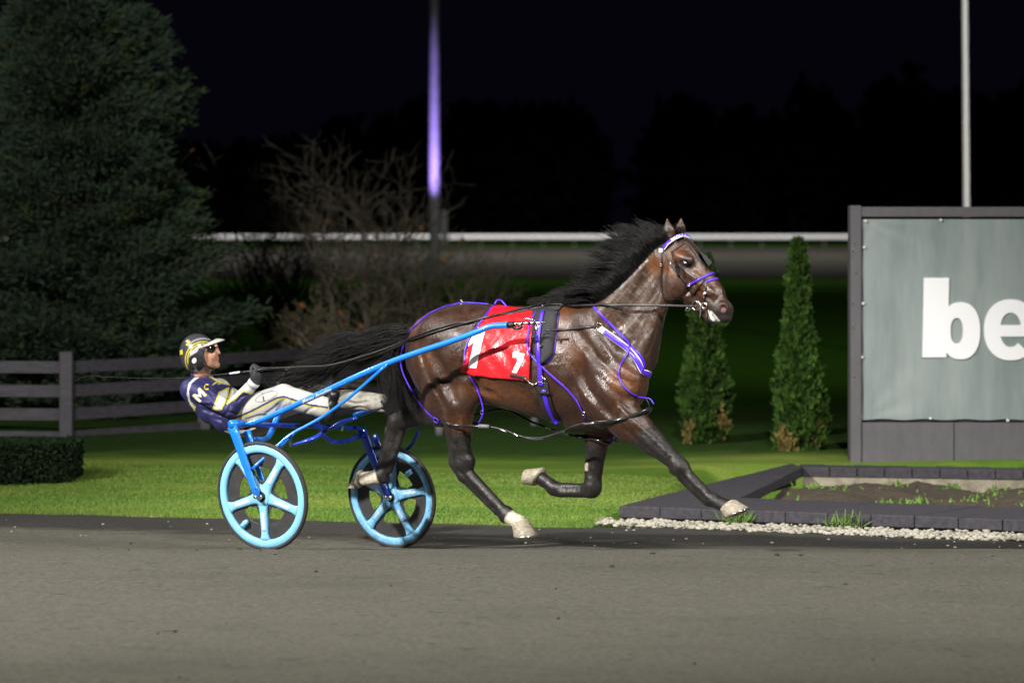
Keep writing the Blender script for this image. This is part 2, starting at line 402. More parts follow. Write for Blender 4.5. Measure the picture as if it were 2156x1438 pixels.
def track_mat(name, dark, mid, light, bumpd=0.02, verge=False):
    m = bpy.data.materials.new(name); m.use_nodes = True; nt = m.node_tree; b = nt.nodes['Principled BSDF']; b.inputs['Roughness'].default_value = .92; b.inputs['Specular IOR Level'].default_value = .2
    tc = nt.nodes.new('ShaderNodeTexCoord')
    def nz(sc, det, st, rough=.6):
        mp = nt.nodes.new('ShaderNodeMapping'); mp.inputs['Scale'].default_value = st; mp.inputs['Rotation'].default_value = (0, 0, .25); nt.links.new(tc.outputs['Object'], mp.inputs['Vector'])
        n = nt.nodes.new('ShaderNodeTexNoise'); n.inputs['Scale'].default_value = sc; n.inputs['Detail'].default_value = det; n.inputs['Roughness'].default_value = rough; nt.links.new(mp.outputs[0], n.inputs['Vector']); return n.outputs[0]
    def rmp(src, lo, hi):
        r = nt.nodes.new('ShaderNodeMapRange'); r.inputs[1].default_value = lo; r.inputs[2].default_value = hi; nt.links.new(src, r.inputs[0]); return r.outputs[0]
    def mix(f, a, c):
        x = nt.nodes.new('ShaderNodeMixRGB'); nt.links.new(f, x.inputs[0])
        for i, q in ((1, a), (2, c)):
            if isinstance(q, tuple): x.inputs[i].default_value = (*q, 1)
            else: nt.links.new(q, x.inputs[i])
        return x.outputs[0]
    c = mix(rmp(nz(48, 8, (.6, 1, 1), .75), .36, .62), mid, light); c = mix(rmp(nz(1.1, 5, (.5, 1.0, 1)), .50, 1.0), c, mid)
    c = mix(rmp(nz(17, 7, (.28, 1, 1), .7), .60, .68), c, dark); c = mix(rmp(nz(110, 4, (.5, 1, 1)), .60, .66), c, dark)
    if verge:        # darker loose cushion within a ragged metre or so of the lawn
        sp = nt.nodes.new('ShaderNodeSeparateXYZ'); nt.links.new(tc.outputs['Object'], sp.inputs[0])
        def mth(op, a, b_):
            n = nt.nodes.new('ShaderNodeMath'); n.operation = op
            for i, q in ((0, a), (1, b_)):
                if isinstance(q, (int, float)): n.inputs[i].default_value = q
                else: nt.links.new(q, n.inputs[i])
            return n.outputs[0]
        d = mth('SUBTRACT', mth('ADD', sp.outputs[1], mth('MULTIPLY', sp.outputs[0], 0.29)), 3.06); d = mth('ADD', d, mth('MULTIPLY', mth('SUBTRACT', nz(1.6, 7, (.5, 1.5, 1), .7), .5), 2.2))
        dk = mix(rmp(nz(40, 7, (.5, 1, 1), .75), .38, .62), (0.045, 0.043, 0.041), (0.085, 0.08, 0.074)); c = mix(rmp(d, -1.5, -0.95), c, dk)
    nt.links.new(c, b.inputs['Base Color'])
    b1 = nt.nodes.new('ShaderNodeBump'); b1.inputs['Strength'].default_value = 1; b1.inputs['Distance'].default_value = bumpd; nt.links.new(nz(22, 10, (.5, 1, 1), .78), b1.inputs['Height']); nt.links.new(b1.outputs[0], b.inputs['Normal']); return m
M['track'] = track_mat('limestone_track', (0.05, 0.048, 0.042), (0.108, 0.103, 0.085), (0.228, 0.218, 0.178), 0.05, True)
M['track_edge'] = track_mat('loose_dark_cushion', (0.03, 0.03, 0.028), (0.055, 0.053, 0.050), (0.085, 0.082, 0.075), 0.035)
def lawn_zones(m):       # lighter strip by the track, turning raggedly to darker green beyond it
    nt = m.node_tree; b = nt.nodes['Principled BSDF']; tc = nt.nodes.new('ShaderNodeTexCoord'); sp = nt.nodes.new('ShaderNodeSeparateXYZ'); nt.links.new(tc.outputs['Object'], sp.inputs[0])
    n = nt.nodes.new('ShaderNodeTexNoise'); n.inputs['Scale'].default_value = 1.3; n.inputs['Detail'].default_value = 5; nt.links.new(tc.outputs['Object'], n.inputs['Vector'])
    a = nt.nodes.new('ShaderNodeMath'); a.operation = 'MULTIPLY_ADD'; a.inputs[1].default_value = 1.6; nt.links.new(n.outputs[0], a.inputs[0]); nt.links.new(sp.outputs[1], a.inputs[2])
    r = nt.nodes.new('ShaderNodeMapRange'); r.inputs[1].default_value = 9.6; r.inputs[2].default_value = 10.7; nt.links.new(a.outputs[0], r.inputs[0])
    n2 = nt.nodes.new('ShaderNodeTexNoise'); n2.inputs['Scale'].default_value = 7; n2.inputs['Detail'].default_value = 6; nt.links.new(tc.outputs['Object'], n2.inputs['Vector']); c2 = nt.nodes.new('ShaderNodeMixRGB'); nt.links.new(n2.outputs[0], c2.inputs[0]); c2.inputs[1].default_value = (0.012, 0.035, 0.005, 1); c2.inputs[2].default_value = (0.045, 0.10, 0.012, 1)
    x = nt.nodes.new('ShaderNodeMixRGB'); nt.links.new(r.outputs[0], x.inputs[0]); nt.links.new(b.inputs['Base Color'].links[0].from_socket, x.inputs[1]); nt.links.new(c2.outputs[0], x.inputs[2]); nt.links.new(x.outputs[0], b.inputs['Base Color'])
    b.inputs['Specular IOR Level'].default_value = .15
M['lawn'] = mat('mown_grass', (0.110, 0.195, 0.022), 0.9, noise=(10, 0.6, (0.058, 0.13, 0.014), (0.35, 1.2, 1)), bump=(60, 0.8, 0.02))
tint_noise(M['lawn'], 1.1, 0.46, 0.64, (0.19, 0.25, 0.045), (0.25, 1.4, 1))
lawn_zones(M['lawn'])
M['field'] = mat('field_grass', (0.035, 0.10, 0.010), 0.95, noise=(0.8, 0.5, (0.025, 0.07, 0.008)))
M['far_track'] = mat('far_track_sand', (0.027, 0.0255, 0.0225), 0.95, noise=(0.3, 0.3, None))

# lawn edge line on the ground (left far, right near)
def edge_y(x): return 3.06-0.29*np.asarray(x)
def grid(xs, ys, zf):
    X, Y = np.meshgrid(xs, ys, indexing='ij'); Z = zf(X, Y); V = np.stack([X, Y, Z], -1).reshape(-1, 3); n, m = X.shape
    i, j = np.meshgrid(np.arange(n-1), np.arange(m-1), indexing='ij'); a = (i*m+j).ravel()
    return V, np.stack([a, a+m, a+m+1, a+1], 1)
# solve the true edge: track surface meets lawn along seen line
def gz(x, y): return track_z(x, y)
xs = np.linspace(-40, 40, 240); ys = np.concatenate([np.linspace(-40, -12, 20)[:-1], np.linspace(-12, 8, 200)])
def trz(X, Y):
    r = 0.006*np.sin(X*3.1+Y*7)+0.005*np.sin(X*1.3-Y*11)+0.004*np.sin(X*9.7+Y*3.3)
    return track_z(X, Y)+r*0.6-0.4*sstep(0.25, 0.5, Y-edge_y(X))
V, F = grid(xs, ys, trz); tag(mkfast('track', V, F, M['track']), kind='structure')
LZ = -0.10
def lawn_z(X, Y):
    e = edge_y(X); t = np.clip((Y-e)/0.35, 0, 1)
    b = 0.03*np.sin(X*0.9+Y*0.5)+0.02*np.sin(X*2.1-Y*1.7)
    dig = sstep(0.62, 0.85, X-0.20*(Y-3))*sstep(0.05, 0.3, Y-e)*sstep(8.4, 8.0, Y)*0.35
    return -dig-0.135+0.05*t*(2-t)+0.05*sstep(0, 8, Y-e)+b*sstep(0.2, 2, Y-e)*0.6
us = np.linspace(-40, 40, 260); vs = np.concatenate([np.linspace(0, 12, 90), np.linspace(12, 17, 10)[1:]])
X, T = np.meshgrid(us, vs, indexing='ij'); Y = edge_y(X)*np.clip(1-T/30, 0, 1)+T; Z = lawn_z(X, Y); Z[:, T[0] > 20] = -0.03
# skirt at the front edge
V = np.stack([X, Y, Z], -1).reshape(-1, 3); m_ = X.shape[1]; i, j = np.meshgrid(np.arange(X.shape[0]-1), np.arange(m_-1), indexing='ij'); a = (i*m_+j).ravel()
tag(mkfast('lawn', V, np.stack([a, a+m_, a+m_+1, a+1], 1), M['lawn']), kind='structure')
# loose dark cushion along the lawn
V = []; F = []
NX = 400
for i, x in enumerate(np.linspace(-20, 20, NX)):
    e = edge_y(x); wid = 1.25+0.13*math.sin(x*1.7)+0.10*math.sin(x*4.3)+0.08*math.sin(x*9)+0.05*math.sin(x*23)+random.uniform(-.04, .04)
    for k, t in enumerate((0, 0.15, 0.5, 1.0, 1.06)):
        y = e+0.12-wid*t*1.0
        z = float(trz(np.array(x), np.array(y)))+(0.004, 0.02, 0.03, 0.008, -0.004)[k]+0.004*math.sin(x*7+k)
        V.append((x, y, z))
    if i:
        for k in range(4): a = i*5+k; F.append((a-5, a, a+1, a-4))

# short real blades near the racing side of the lawn
n = 170000; bx_ = RNG.uniform(-5.2, 5.2, n); tt = RNG.uniform(0, 1, n)**1.5*4.5; by = edge_y(bx_)+tt+0.01
def in_planter(x, y): return (x > 0.62+0.36*(y-3.3)*0+0) & False
bz = lawn_z(bx_, by); h = RNG.uniform(0.008, 0.022, n)*(1+0.9*(tt < 0.15)); an = RNG.uniform(0, 6.28, n); wd = 0.0028
V = np.zeros((n, 3, 3)); V[:, 0] = np.stack([bx_-wd*np.cos(an), by-wd*np.sin(an), bz], 1); V[:, 1] = np.stack([bx_+wd*np.cos(an), by+wd*np.sin(an), bz], 1)
V[:, 2] = np.stack([bx_+RNG.normal(0, .012, n), by+RNG.normal(0, .012, n), bz+h], 1)
M['blade'] = mat('grass_blade', (0.085, 0.185, 0.020), 0.8, noise=(1.1, 0.9, (0.20, 0.26, 0.045), (.3, 1.3, 1)))
keep = ~((bx_ > 0.70+0.25*(by-3.4)) & (by > edge_y(bx_)-0.2))
V = V[keep]; n = len(V)
tag(mkfast('grass', V.reshape(-1, 3), np.arange(3*n).reshape(-1, 3), M['blade'], smooth=False), 'short green mown grass covering the lawn beside the track', 'grass', kind='stuff')

# far field, far track, rail
V, F = grid(np.linspace(-400, 400, 30), np.concatenate([np.linspace(12, 60, 20), np.linspace(70, 900, 30)]), lambda X, Y: X*0-0.06)
tag(mkfast('field', V, F, M['field']), kind='structure')
V, F = grid(np.linspace(-200, 200, 60), np.linspace(104, 262, 10), lambda X, Y: X*0-0.04)
tag(mkfast('far_track', V, F, M['far_track']), kind='structure')

for q in ('field', 'far_track'): M[q].node_tree.nodes['Principled BSDF'].inputs['Specular IOR Level'].default_value = 0.0
M['railwhite'] = mat('white_rail_plastic', (0.78, 0.78, 0.8), 0.5)
rr = empty('rail_fence', 'long white running rail on posts across the far side of the infield', 'rail fence', loc=(0, 262, -0.04))
V, F = tube([(-70, 0, .80), (-20, 0, .80), (30, 0, .80), (90, 0, .80)], 0.17, 10, 2, flat=((0, 1, 0), 0.4)); mk('top_rail', V, F, M['railwhite'], rr)
for k in range(28):
    V, F = tube([(-26+k*2.6, 0.5, 0), (-26+k*2.6, 0.45, 0.55), (-26+k*2.6, 0.1, 0.72)], 0.035, 6, 2); mk('post', V, F, M['railwhite'], rr)

# leaf-cloud helper: many small blades
def blades(P0, D, length, width, rng, curl=0.3, sides=1):
    """P0 (n,3) roots, D (n,3) directions -> quads folded out of tri pairs"""
    n = len(P0); D = D/(np.linalg.norm(D, axis=1)[:, None]+1e-9); r = rng.normal(size=(n, 3)); U = np.cross(D, r); U /= np.linalg.norm(U, axis=1)[:, None]+1e-9
    l = length*rng.uniform(0.6, 1.3, n)[:, None]; w = width*rng.uniform(0.6, 1.3, n)[:, None]
    a = P0-U*w*0.3; b = P0+U*w*0.3; c = P0+D*l+U*w*0.12; d = P0+D*l-U*w*0.12; m = P0+D*l*0.5
    V = np.stack([a, m+U*w*0.5, c, d, m-U*w*0.5], 1).reshape(-1, 3); i = np.arange(n)*5
    F4 = np.concatenate([np.stack([i, i+1, i+1, i+4], 1), np.stack([i+1, i+2, i+3, i+4], 1)])
    # first as quad a,b'.. : use b vertex too coarse -> keep tris degenerate-free
    F4 = np.stack([i+4, i, i+1, i+2], 1), np.stack([i+4, i+2, i+3, i+4], 1)
    tri = np.concatenate([np.stack([i, i+1, i+4], 1), np.stack([i+1, i+2, i+4], 1), np.stack([i+2, i+3, i+4], 1)])
    return V, tri

M['bark'] = mat('grey_brown_bark', (0.10, 0.075, 0.055), 0.9, noise=(12, 0.5, None), bump=(20, 0.8, 0.02))
def foliage_mat(name, c1, c2, c3, sc=2.0):
    m = mat(name, c1, 0.85, spec=0.2, noise=(sc, 0.9, c2)); tint_noise(m, sc*3.1, 0.52, 0.7, c3)
    b = m.node_tree.nodes['Principled BSDF']; return m
M['spruce'] = foliage_mat('blue_green_needles', (0.040, 0.072, 0.036), (0.055, 0.088, 0.066), (0.075, 0.095, 0.028), 1.2)
M['cedar'] = foliage_mat('cedar_scales', (0.042, 0.10, 0.014), (0.025, 0.055, 0.010), (0.09, 0.16, 0.02), 5)
M['deadcedar'] = mat('browned_cedar', (0.17, 0.13, 0.035), 0.9)

def spruce(cx, d, base_py, top_z, rbase, name, label, nb=900, seed=3):
    rng = np.random.default_rng(seed); x0 = W(cx, base_py, d); gzb = -0.06
    root = empty(name, label, 'tree', loc=(x0[0], x0[1], gzb)); H = top_z-gzb
    V, F = tube([(0, 0, 0), (0.03, 0, H*0.4), (0, 0, H*0.95)], [0.17, 0.11, 0.02], 8, 3); mk('trunk', V, F, M['bark'], root)
    Vs = []; Fs = []; b0 = 0; wood = MB()
    anch = [(rng.uniform(0.015, 0.99), rng.uniform(0, 6.283), rng.uniform(.86, 1.12)) for _ in range(430)]
    for k in range(nb):
        u, a, rm = anch[k % 430]; u = min(.995, max(.01, u+rng.normal(0, .006))); a += rng.normal(0, .10); z = H*u
        # uneven whorls
        R = rbase*np.interp(u, [0, .257, .455, .67, .85, .95, 1], [.93, .98, .84, .66, .34, .15, .02])*(0.86+0.22*math.sin(a*3+u*9)+rng.normal(0, 0.07))*(1.0-0.25*sstep(0.12, 0.0, u))*rm+0.05
        drop = -0.10*R*(1-u)+0.22*R*u; n1 = max(4, int(R*9)); t = np.linspace(0.12, 1, n1)
        bp = np.stack([np.cos(a)*R*t, np.sin(a)*R*t, z+drop*t-0.20*R*t*(1-t)*1.2+0.10*R*t**3], 1)
        if k % 3 == 0: wood.add(*tube([bp[0], bp[n1//2], bp[-1]], [0.02, 0.006], 4, 1, False))
        for q in range(n1):
            if t[q] < 0.35: continue
            side = np.array([-math.sin(a), math.cos(a), 0]); nn = 26
            sp = (1.05-t[q])*R*0.45+0.10
            off = rng.normal(0, 1, (nn, 1))*side*sp*0.55+rng.normal(0, 0.035, (nn, 3))
            p0 = bp[q]+off; D = np.stack([np.full(nn, math.cos(a)), np.full(nn, math.sin(a)), np.full(nn, 0.35)], 1)+off*1.0/sp*0.5+rng.normal(0, 0.45, (nn, 3))
            v, f = blades(p0, D, 0.095, 0.018, rng); Vs.append(v); Fs.append(f+b0); b0 += len(v)
    wood.build('limb', M['bark'], root)
    mkfast('crown', np.concatenate(Vs), np.concatenate(Fs), M['spruce'], root, smooth=False); return root
spruce(150, 38.0, 860, 2.12+(465+150)*38/FPX, 1.66, 'spruce_tree', 'big dark blue-green spruce behind the fence at the left', 1950)

def cedar(cx, base_py, top_py, rb, label, seed, bulge=0, mats=True):
    rng = np.random.default_rng(seed); d = (CH+0.06)*FPX/(base_py-HY); p = W(cx, base_py, d); Ht = (base_py-top_py)*d/FPX
    root = empty('cedar_shrub', label, 'shrub', 'slim cedars beside the signboard', loc=tuple(p))
    V, F = tube([(0, 0, 0), (0.01, 0, Ht*0.5), (0, 0, Ht*0.93)], [0.04, 0.025, 0.008], 6, 2); mk('trunk', V, F, M['bark'], root)
    n = 11000; u = rng.uniform(0, 1, n)**1.15; a = rng.uniform(0, 6.283, n)
    prof = rb*np.interp(u, [0, 0.06, 0.2, 0.4, 0.6, 0.8, 0.93, 1], [0.82, 1.0, 1.0, 0.84, 0.68, 0.50, 0.28, 0.05] if not bulge else [0.82, 1.0, 1.0, 0.80, 0.56, 0.38, 0.2, 0.03])
    lump = 1+0.20*np.sin(a*2+u*13+seed)+0.15*np.sin(a*5-u*29)+0.12*np.sin(a*3+u*51)+bulge*np.exp(-((u-0.17)/0.10)**2)*np.exp(-((np.cos(a)-1)/0.6)**2)
    r = prof*lump*np.sqrt(rng.uniform(0.35, 1, n)); P0 = np.stack([np.cos(a)*r, np.sin(a)*r, u*Ht], 1)
    D = np.stack([np.cos(a)*0.55, np.sin(a)*0.55, np.full(n, 0.9)], 1)+rng.normal(0, 0.33, (n, 3)); v, f = blades(P0, D, 0.07, 0.038, rng)
    mkfast('crown', v, f, M['cedar'], root, smooth=False)
    for c in np.array([[-0.75, -0.75, 0.10], [0.75, -0.65, 0.2], [-0.4, -0.95, 0.05]])[:2+seed % 2]*np.array([rb, rb, 1]):
        n = 170; P0 = c+rng.normal(0, 1, (n, 3))*[0.03, 0.03, 0.06]; P0[:, 2] = np.abs(P0[:, 2])
        v, f = blades(P0, rng.normal(0, .4, (n, 3))+[0, -0.2, 0.9], 0.06, 0.03, rng); tag(mkfast('dead_spray', v, f, M['deadcedar'], root, smooth=False), 'browned dead spray low on the shrub')
cedar(1485, 938, 545, 0.20, 'slim green cedar standing behind the horse muzzle and foreleg', 4)
cedar(1680, 957, 512, 0.20, 'taller slim cedar next to the left post of the signboard', 9, 0.45)

# bare shrubs
def bare(cx, base_py, d, H, spread, label, seed, nst=7, c=(0.20, 0.17, 0.125), leaves=20, name='bare_shrub'):
    rng = random.Random(seed); p = W(cx, base_py, d); p[2] = -0.06; root = empty(name, label, 'shrub', 'leafless shrubs behind the board fence', loc=tuple(p))
    m = mat('bare_twig_bark', c, 0.85, noise=(5, 0.5, None)); B = MB(); tips = []
    def grow(a, dr, ln, r, lev):
        pts = [a]; q = np.array(a); v = np.array(dr)
        for k in range(4):
            v = v+np.array([rng.gauss(0, .22), rng.gauss(0, .22), rng.gauss(0.05, .14)]); v /= np.linalg.norm(v); q = q+v*ln/4; pts.append(q.copy())
        B.add(*tube(pts, [max(r, .0035), max(r*0.6, .0028)], 5 if lev < 2 else 3, 2 if lev < 2 else 1, False))
        if lev < 5:
            for k in range(rng.choice((2, 2, 3)) if lev else 4):
                i = rng.choice((2, 3, 4)); vv = v+np.array([rng.gauss(0, .75), rng.gauss(0, .5), rng.gauss(0.15, .5)]); vv /= np.linalg.norm(vv)
                grow(pts[i], vv, ln*rng.uniform(0.55, 0.8), r*0.55, lev+1)
        else: tips.append(pts[-1])
    for k in range(nst):
        a = 6.283*k/nst+rng.uniform(-.3, .3); dr = np.array([math.cos(a)*spread, math.sin(a)*spread*0.6, 1.0]); dr /= np.linalg.norm(dr)
        grow(np.array([math.cos(a)*0.05, math.sin(a)*0.05, 0]), dr, H*0.42*rng.uniform(0.8, 1.15), 0.036, 0)
    B.build('branches', m, root)
    if leaves:
        r2 = np.random.default_rng(seed); ml = bpy.data.materials.get('orange_leaf') or mat('orange_leaf', (0.32, 0.13, 0.03), 0.8)
        for _ in range(leaves):
            v, f = blades(np.array([rng.choice(tips)]), r2.normal(0, 1, (1, 3)), 0.09, 0.07, r2); mkfast('leaf', v, f, ml, root, smooth=False)
bare(760, 800, 46, 3.3, 0.5, 'tallest leafless shrub with upright branches behind the horse rump', 5, 10)
bare(600, 800, 47, 2.7, 0.5, 'leafless shrub nearest the spruce with branches above the white rail', 12, 9)
bare(690, 815, 41, 1.35, 0.8, 'low leafless shrub with a pale twisted trunk above the driver hands', 21, 8, (0.25, 0.21, 0.14), 14)
bare(905, 800, 45, 2.1, 0.75, 'leafless shrub in front of the purple-lit mast', 33, 8, (0.19, 0.17, 0.11), 10)

# board fence: corner post, boards to the left (facing the light) and boards running back to the right
M['fence'] = mat('dark_grey_fence_paint', (0.085, 0.078, 0.095), 0.6, noise=(8, 0.35, None, (1, 1, 4)), bump=(30, 0.3, 0.004))
M['fence2'] = M['fence']
def fpt(px, py): d = (CH+0.06)*FPX/(py-HY); return W(px, py, d)
corner = fpt(140, 930)
fe = empty('board_fence', 'low dark grey four-board fence with square posts behind the driver', 'fence', loc=tuple(corner))
fz = corner[2]; Hf = 0.84
pts = [np.array([-6.2, corner[1]+0.9, fz]), np.array([corner[0]-1.9, corner[1]+0.25, fz]), corner, fpt(430, 908), fpt(690, 882), fpt(960, 862)]
pts[3][2] = pts[4][2] = pts[5][2] = fz
for i, p in enumerate(pts):
    q = p-corner; V, F = abox(q[0]-0.065, q[0]+0.065, q[1]-0.065, q[1]+0.065, 0, Hf+0.05); bevel(mk('post', V, F, M['fence'], fe, False), 0.01)
for i in range(5):
    a = pts[i]-corner; b = pts[i+1]-corner; u = (b-a); ln = np.linalg.norm(u); u /= ln; nrm = np.array([-u[1], u[0], 0])
    for z in (0.045, 0.27, 0.50, 0.735):
        c = (a+b)/2+np.array([0, 0, z]) - nrm*0.0
        V, F = box(c, u*(ln/2-0.066), nrm*0.014, np.array([0, 0, 0.058])); mk('board', V, F, M['fence'], fe, False)
# clipped hedge, left edge
rng = np.random.default_rng(2); n = 26000; hx = rng.uniform(-5.4, -3.72, n); hy = rng.uniform(6.6, 7.5, n); hz = rng.uniform(-0.1, 0.24, n)
face = rng.integers(0, 3, n); hy[face == 0] = 6.6+rng.uniform(0, .06, (face == 0).sum()); hz[face == 1] = 0.24-rng.uniform(0, .05, (face == 1).sum()); hx[face == 2] = -3.72-rng.uniform(0, .05, (face == 2).sum())
v, f = blades(np.stack([hx, hy, hz], 1), rng.normal(0, 1, (n, 3))+[0, -0.3, 0.3], 0.04, 0.03, rng)
hd = mkfast('hedge', v, f, foliage_mat('hedge_leaves', (0.012, 0.026, 0.009), (0.009, 0.018, 0.007), (0.018, 0.032, 0.01), 6), smooth=False); tag(hd, 'low clipped dark hedge in front of the fence at the left edge', 'hedge')

# small marker posts on the grass beyond
for px, py, lab in ((820, 925, 'short pale marker stub in the grass behind the far wheel'), (925, 920, 'short pale marker stub in the grass left of the near hind leg'), (1125, 905, 'short pale marker stub in the grass under the horse belly')):
    d = (CH+0.06)*FPX/(py-HY); p = W(px, py, d); V, F = tube([(0, 0, 0), (0, 0, 0.12), (0, 0, 0.135)], [0.045, 0.045, 0.02], 10, 1)
    o = mk('marker_stub', V, F, mat('pale_plastic', (0.13, 0.13, 0.14), 0.6)); o.location = p; tag(o, lab, 'marker', 'marker stubs in the grass')

# purple-lit mast
mp = W(915, 592, 122); mast = empty('light_mast', 'tall mast lit violet from below, rising behind the bare shrubs', 'mast', loc=tuple(mp))
V, F = tube([(0, 0, 0), (0, 0, 3), (-0.02, 0, 14)], [0.21, 0.19, 0.13], 16, 2); mk('pole', V, F, mat('galvanised_steel', (0.42, 0.42, 0.46), 0.55, noise=(6, 0.25, None)), mast)
V, F = abox(0.24, 0.46, -0.12, 0.12, 1.1, 2.5); bevel(mk('control_box', V, F, mat('grey_cabinet', (0.35, 0.35, 0.38), 0.5), mast, False), 0.02)
V, F = abox(-0.34, 0.34, -2.3, -1.8, 0.0, 0.85); bevel(mk('uplight_bracket', V, F, mat('bracket_steel', (0.06, 0.06, 0.07), 0.5), mast, False), 0.02)
up = flood('uplight', (mp[0]-0.15, mp[1]-2.0, mp[2]+1.0), (mp[0], mp[1]-0.1, mp[2]+9.0), 6500, 60, 0.8, (0.42, 0.28, 1.0), 0.05)
# white flagpole behind the signboard
fp = W(2034, 640, 50); fp[2] = -0.06; fl = empty('flag_pole', 'thin white pole rising behind the signboard', 'pole', loc=tuple(fp))
V, F = tube([(0.02, 0, 0), (0, 0, 3), (-0.05, 0, 9)], [0.058, 0.05, 0.042], 14, 2); mk('shaft', V, F, mat('white_pole_paint', (0.8, 0.8, 0.78), 0.4), fl)
V, F = tube([(0.02, 0, 0), (0.02, 0, 0.12)], 0.12, 14, 1); mk('base_collar', V, F, M['white'], fl)

# far wood
rng = np.random.default_rng(5); Vs = []; Fs = []; b0 = 0; wood = MB()
for k in range(150):
    x = rng.uniform(-70, 72); px = 1078+x*FPX/330; hh = np.interp(px, [-400, 450, 600, 850, 1300, 1650, 1720, 1790, 1900, 2000, 2400], [8, 8, 9, 12, 12, 12.5, 16.5, 12.5, 15, 13, 14])*rng.uniform(0.8, 1.05)+1.0
    y = 308+rng.uniform(-6, 14); n = 230; u = rng.uniform(0.1, 1, n); a = rng.uniform(0, 6.283, n); r = 2.6*np.sin(np.pi*np.clip(u, 0.05, 0.97))**0.6*rng.uniform(0.4, 1.1, n)
    P0 = np.stack([x+np.cos(a)*r, y+np.sin(a)*r, u*hh], 1); v, f = blades(P0, rng.normal(0, 1, (n, 3)), 1.5, 1.1, rng); Vs.append(v); Fs.append(f+b0); b0 += len(v)
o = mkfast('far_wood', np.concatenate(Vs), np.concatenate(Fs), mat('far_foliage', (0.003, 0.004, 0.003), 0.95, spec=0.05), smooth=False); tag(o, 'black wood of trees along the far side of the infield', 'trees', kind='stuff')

# ------------------------------------------------------------------ planter
M['paver'] = mat('dark_rubber_paver', (0.040, 0.036, 0.046), 0.8, noise=(25, 0.45, None), bump=(60, 0.5, 0.006))
M['paverface'] = mat('dark_paver_face', (0.075, 0.07, 0.078), 0.8, noise=(18, 0.5, (0.12, 0.12, 0.10)), bump=(40, 0.5, 0.006))
M['soil'] = mat('dark_garden_soil', (0.045, 0.032, 0.020), 0.95, noise=(14, 0.7, (0.09, 0.07, 0.045)), bump=(16, 1.0, 0.05))
M['stone'] = mat('pale_stone', (0.40, 0.375, 0.31), 0.8, noise=(6, 0.7, (0.17, 0.16, 0.13)), bump=(30, 0.3, 0.004))
def tp(px, py, z=0.0): d = (CH-z)*FPX/(py-HY); return W(px, py, d)
OF0, OF1 = tp(1303, 1065), tp(2156, 1094); IF0, IF1 = tp(1560, 1048), tp(2156, 1068)
OB0, OB1 = tp(1668, 974), tp(2156, 981); IB0, IB1 = tp(1690, 983), tp(2156, 990)
def ext(a, b, k=1.9): return a+(b-a)*k
OF1 = ext(OF0, OF1); IF1 = ext(IF0, IF1, 2.2); OB1 = ext(OB0, OB1, 2.0); IB1 = ext(IB0, IB1, 2.0)
pl = empty('planter', 'dark paved planting bed with pale gravel along its front, below the signboard', 'planter')
def slab(name, a, b, c, d, n, h, parent, mt):  # quad a-b outer, d-c inner, split into n pavers
    for k in range(n):
        t0 = k/n; t1 = (k+1)/n-0.006/np.linalg.norm(b-a); A = a+(b-a)*t0; B_ = a+(b-a)*t1; D_ = d+(c-d)*t0; C_ = d+(c-d)*t1
        V = [A, B_, C_, D_]+[v-np.array([0, 0, h]) for v in (A, B_, C_, D_)]
        V = [v+np.array([0, 0, 0.003*math.sin(k*2.1+i)]) for i, v in enumerate(V)]
        o = mk(name, V, [(0, 1, 2, 3), (4, 7, 6, 5), (0, 4, 5, 1), (1, 5, 6, 2), (2, 6, 7, 3), (3, 7, 4, 0)], mt, parent, False); bevel(o, 0.008, 2)
slab('kerb_paver', OF0, OF1, IF1, IF0, 18, 0.085, pl, M['paver'])
slab('kerb_paver', OF0+np.array([0, 0.004, 0]), OB0, IB0+np.array([-.002, 0, 0]), IF0+np.array([-.004, 0.004, 0]), 3, 0.085, pl, M['paver'])
OBb0 = IB0+np.array([0, 0.34, 0]); OBb1 = IB1+np.array([0, 0.34, 0])
slab('kerb_paver', IB0, IB1, OBb1, OBb0, 16, 0.085, pl, M['paver'])
def strip(a, b, z0, z1, th=0.03):
    u = b-a; u /= np.linalg.norm(u); nn = np.array([-u[1], u[0], 0]); c = (a+b)/2; c = np.array([c[0], c[1], (z0+z1)/2])
    return box(c, (b-a)/2*[1, 1, 0], nn*th/2, np.array([0, 0, (z1-z0)/2]))
M['plinth'] = mat('rough_concrete', (0.30, 0.27, 0.21), 0.9, noise=(9, 0.8, (0.12, 0.10, 0.07)), bump=(25, 0.8, 0.01))
mk('plinth', *strip(OF0+np.array([.03, .05, 0]), OF1+np.array([0, .05, 0]), -0.2, -0.087), M['plinth'], pl, False)
mk('plinth', *strip(IB0+np.array([0, .02, 0]), IB1+np.array([0, .02, 0]), -0.3, -0.087), M['plinth'], pl, False)
mk('plinth', *strip(OF0+np.array([.03, .08, 0]), OB0+np.array([.02, 0, 0]), -0.2, -0.087), M['plinth'], pl, False)
# soil
N1, N2 = 70, 24; V = []; F = []
for i in range(N1):
    for j in range(N2):
        s, t = i/(N1-1), j/(N2-1); p = (IF0*(1-s)+IF1*s)*(1-t)+(IB0*(1-s)+IB1*s)*t; z = -0.16+0.05*math.sin(s*23+t*5)*math.sin(t*9+s*7)+random.uniform(-.012, .012)+0.06*math.sin(t*3.14)
        V.append((p[0], p[1]-(0.02 if j == 0 else 0), z))
        if i and j: a = i*N2+j; F.append((a-N2-1, a-1, a, a-N2))
mk('soil', V, F, M['soil'], pl)
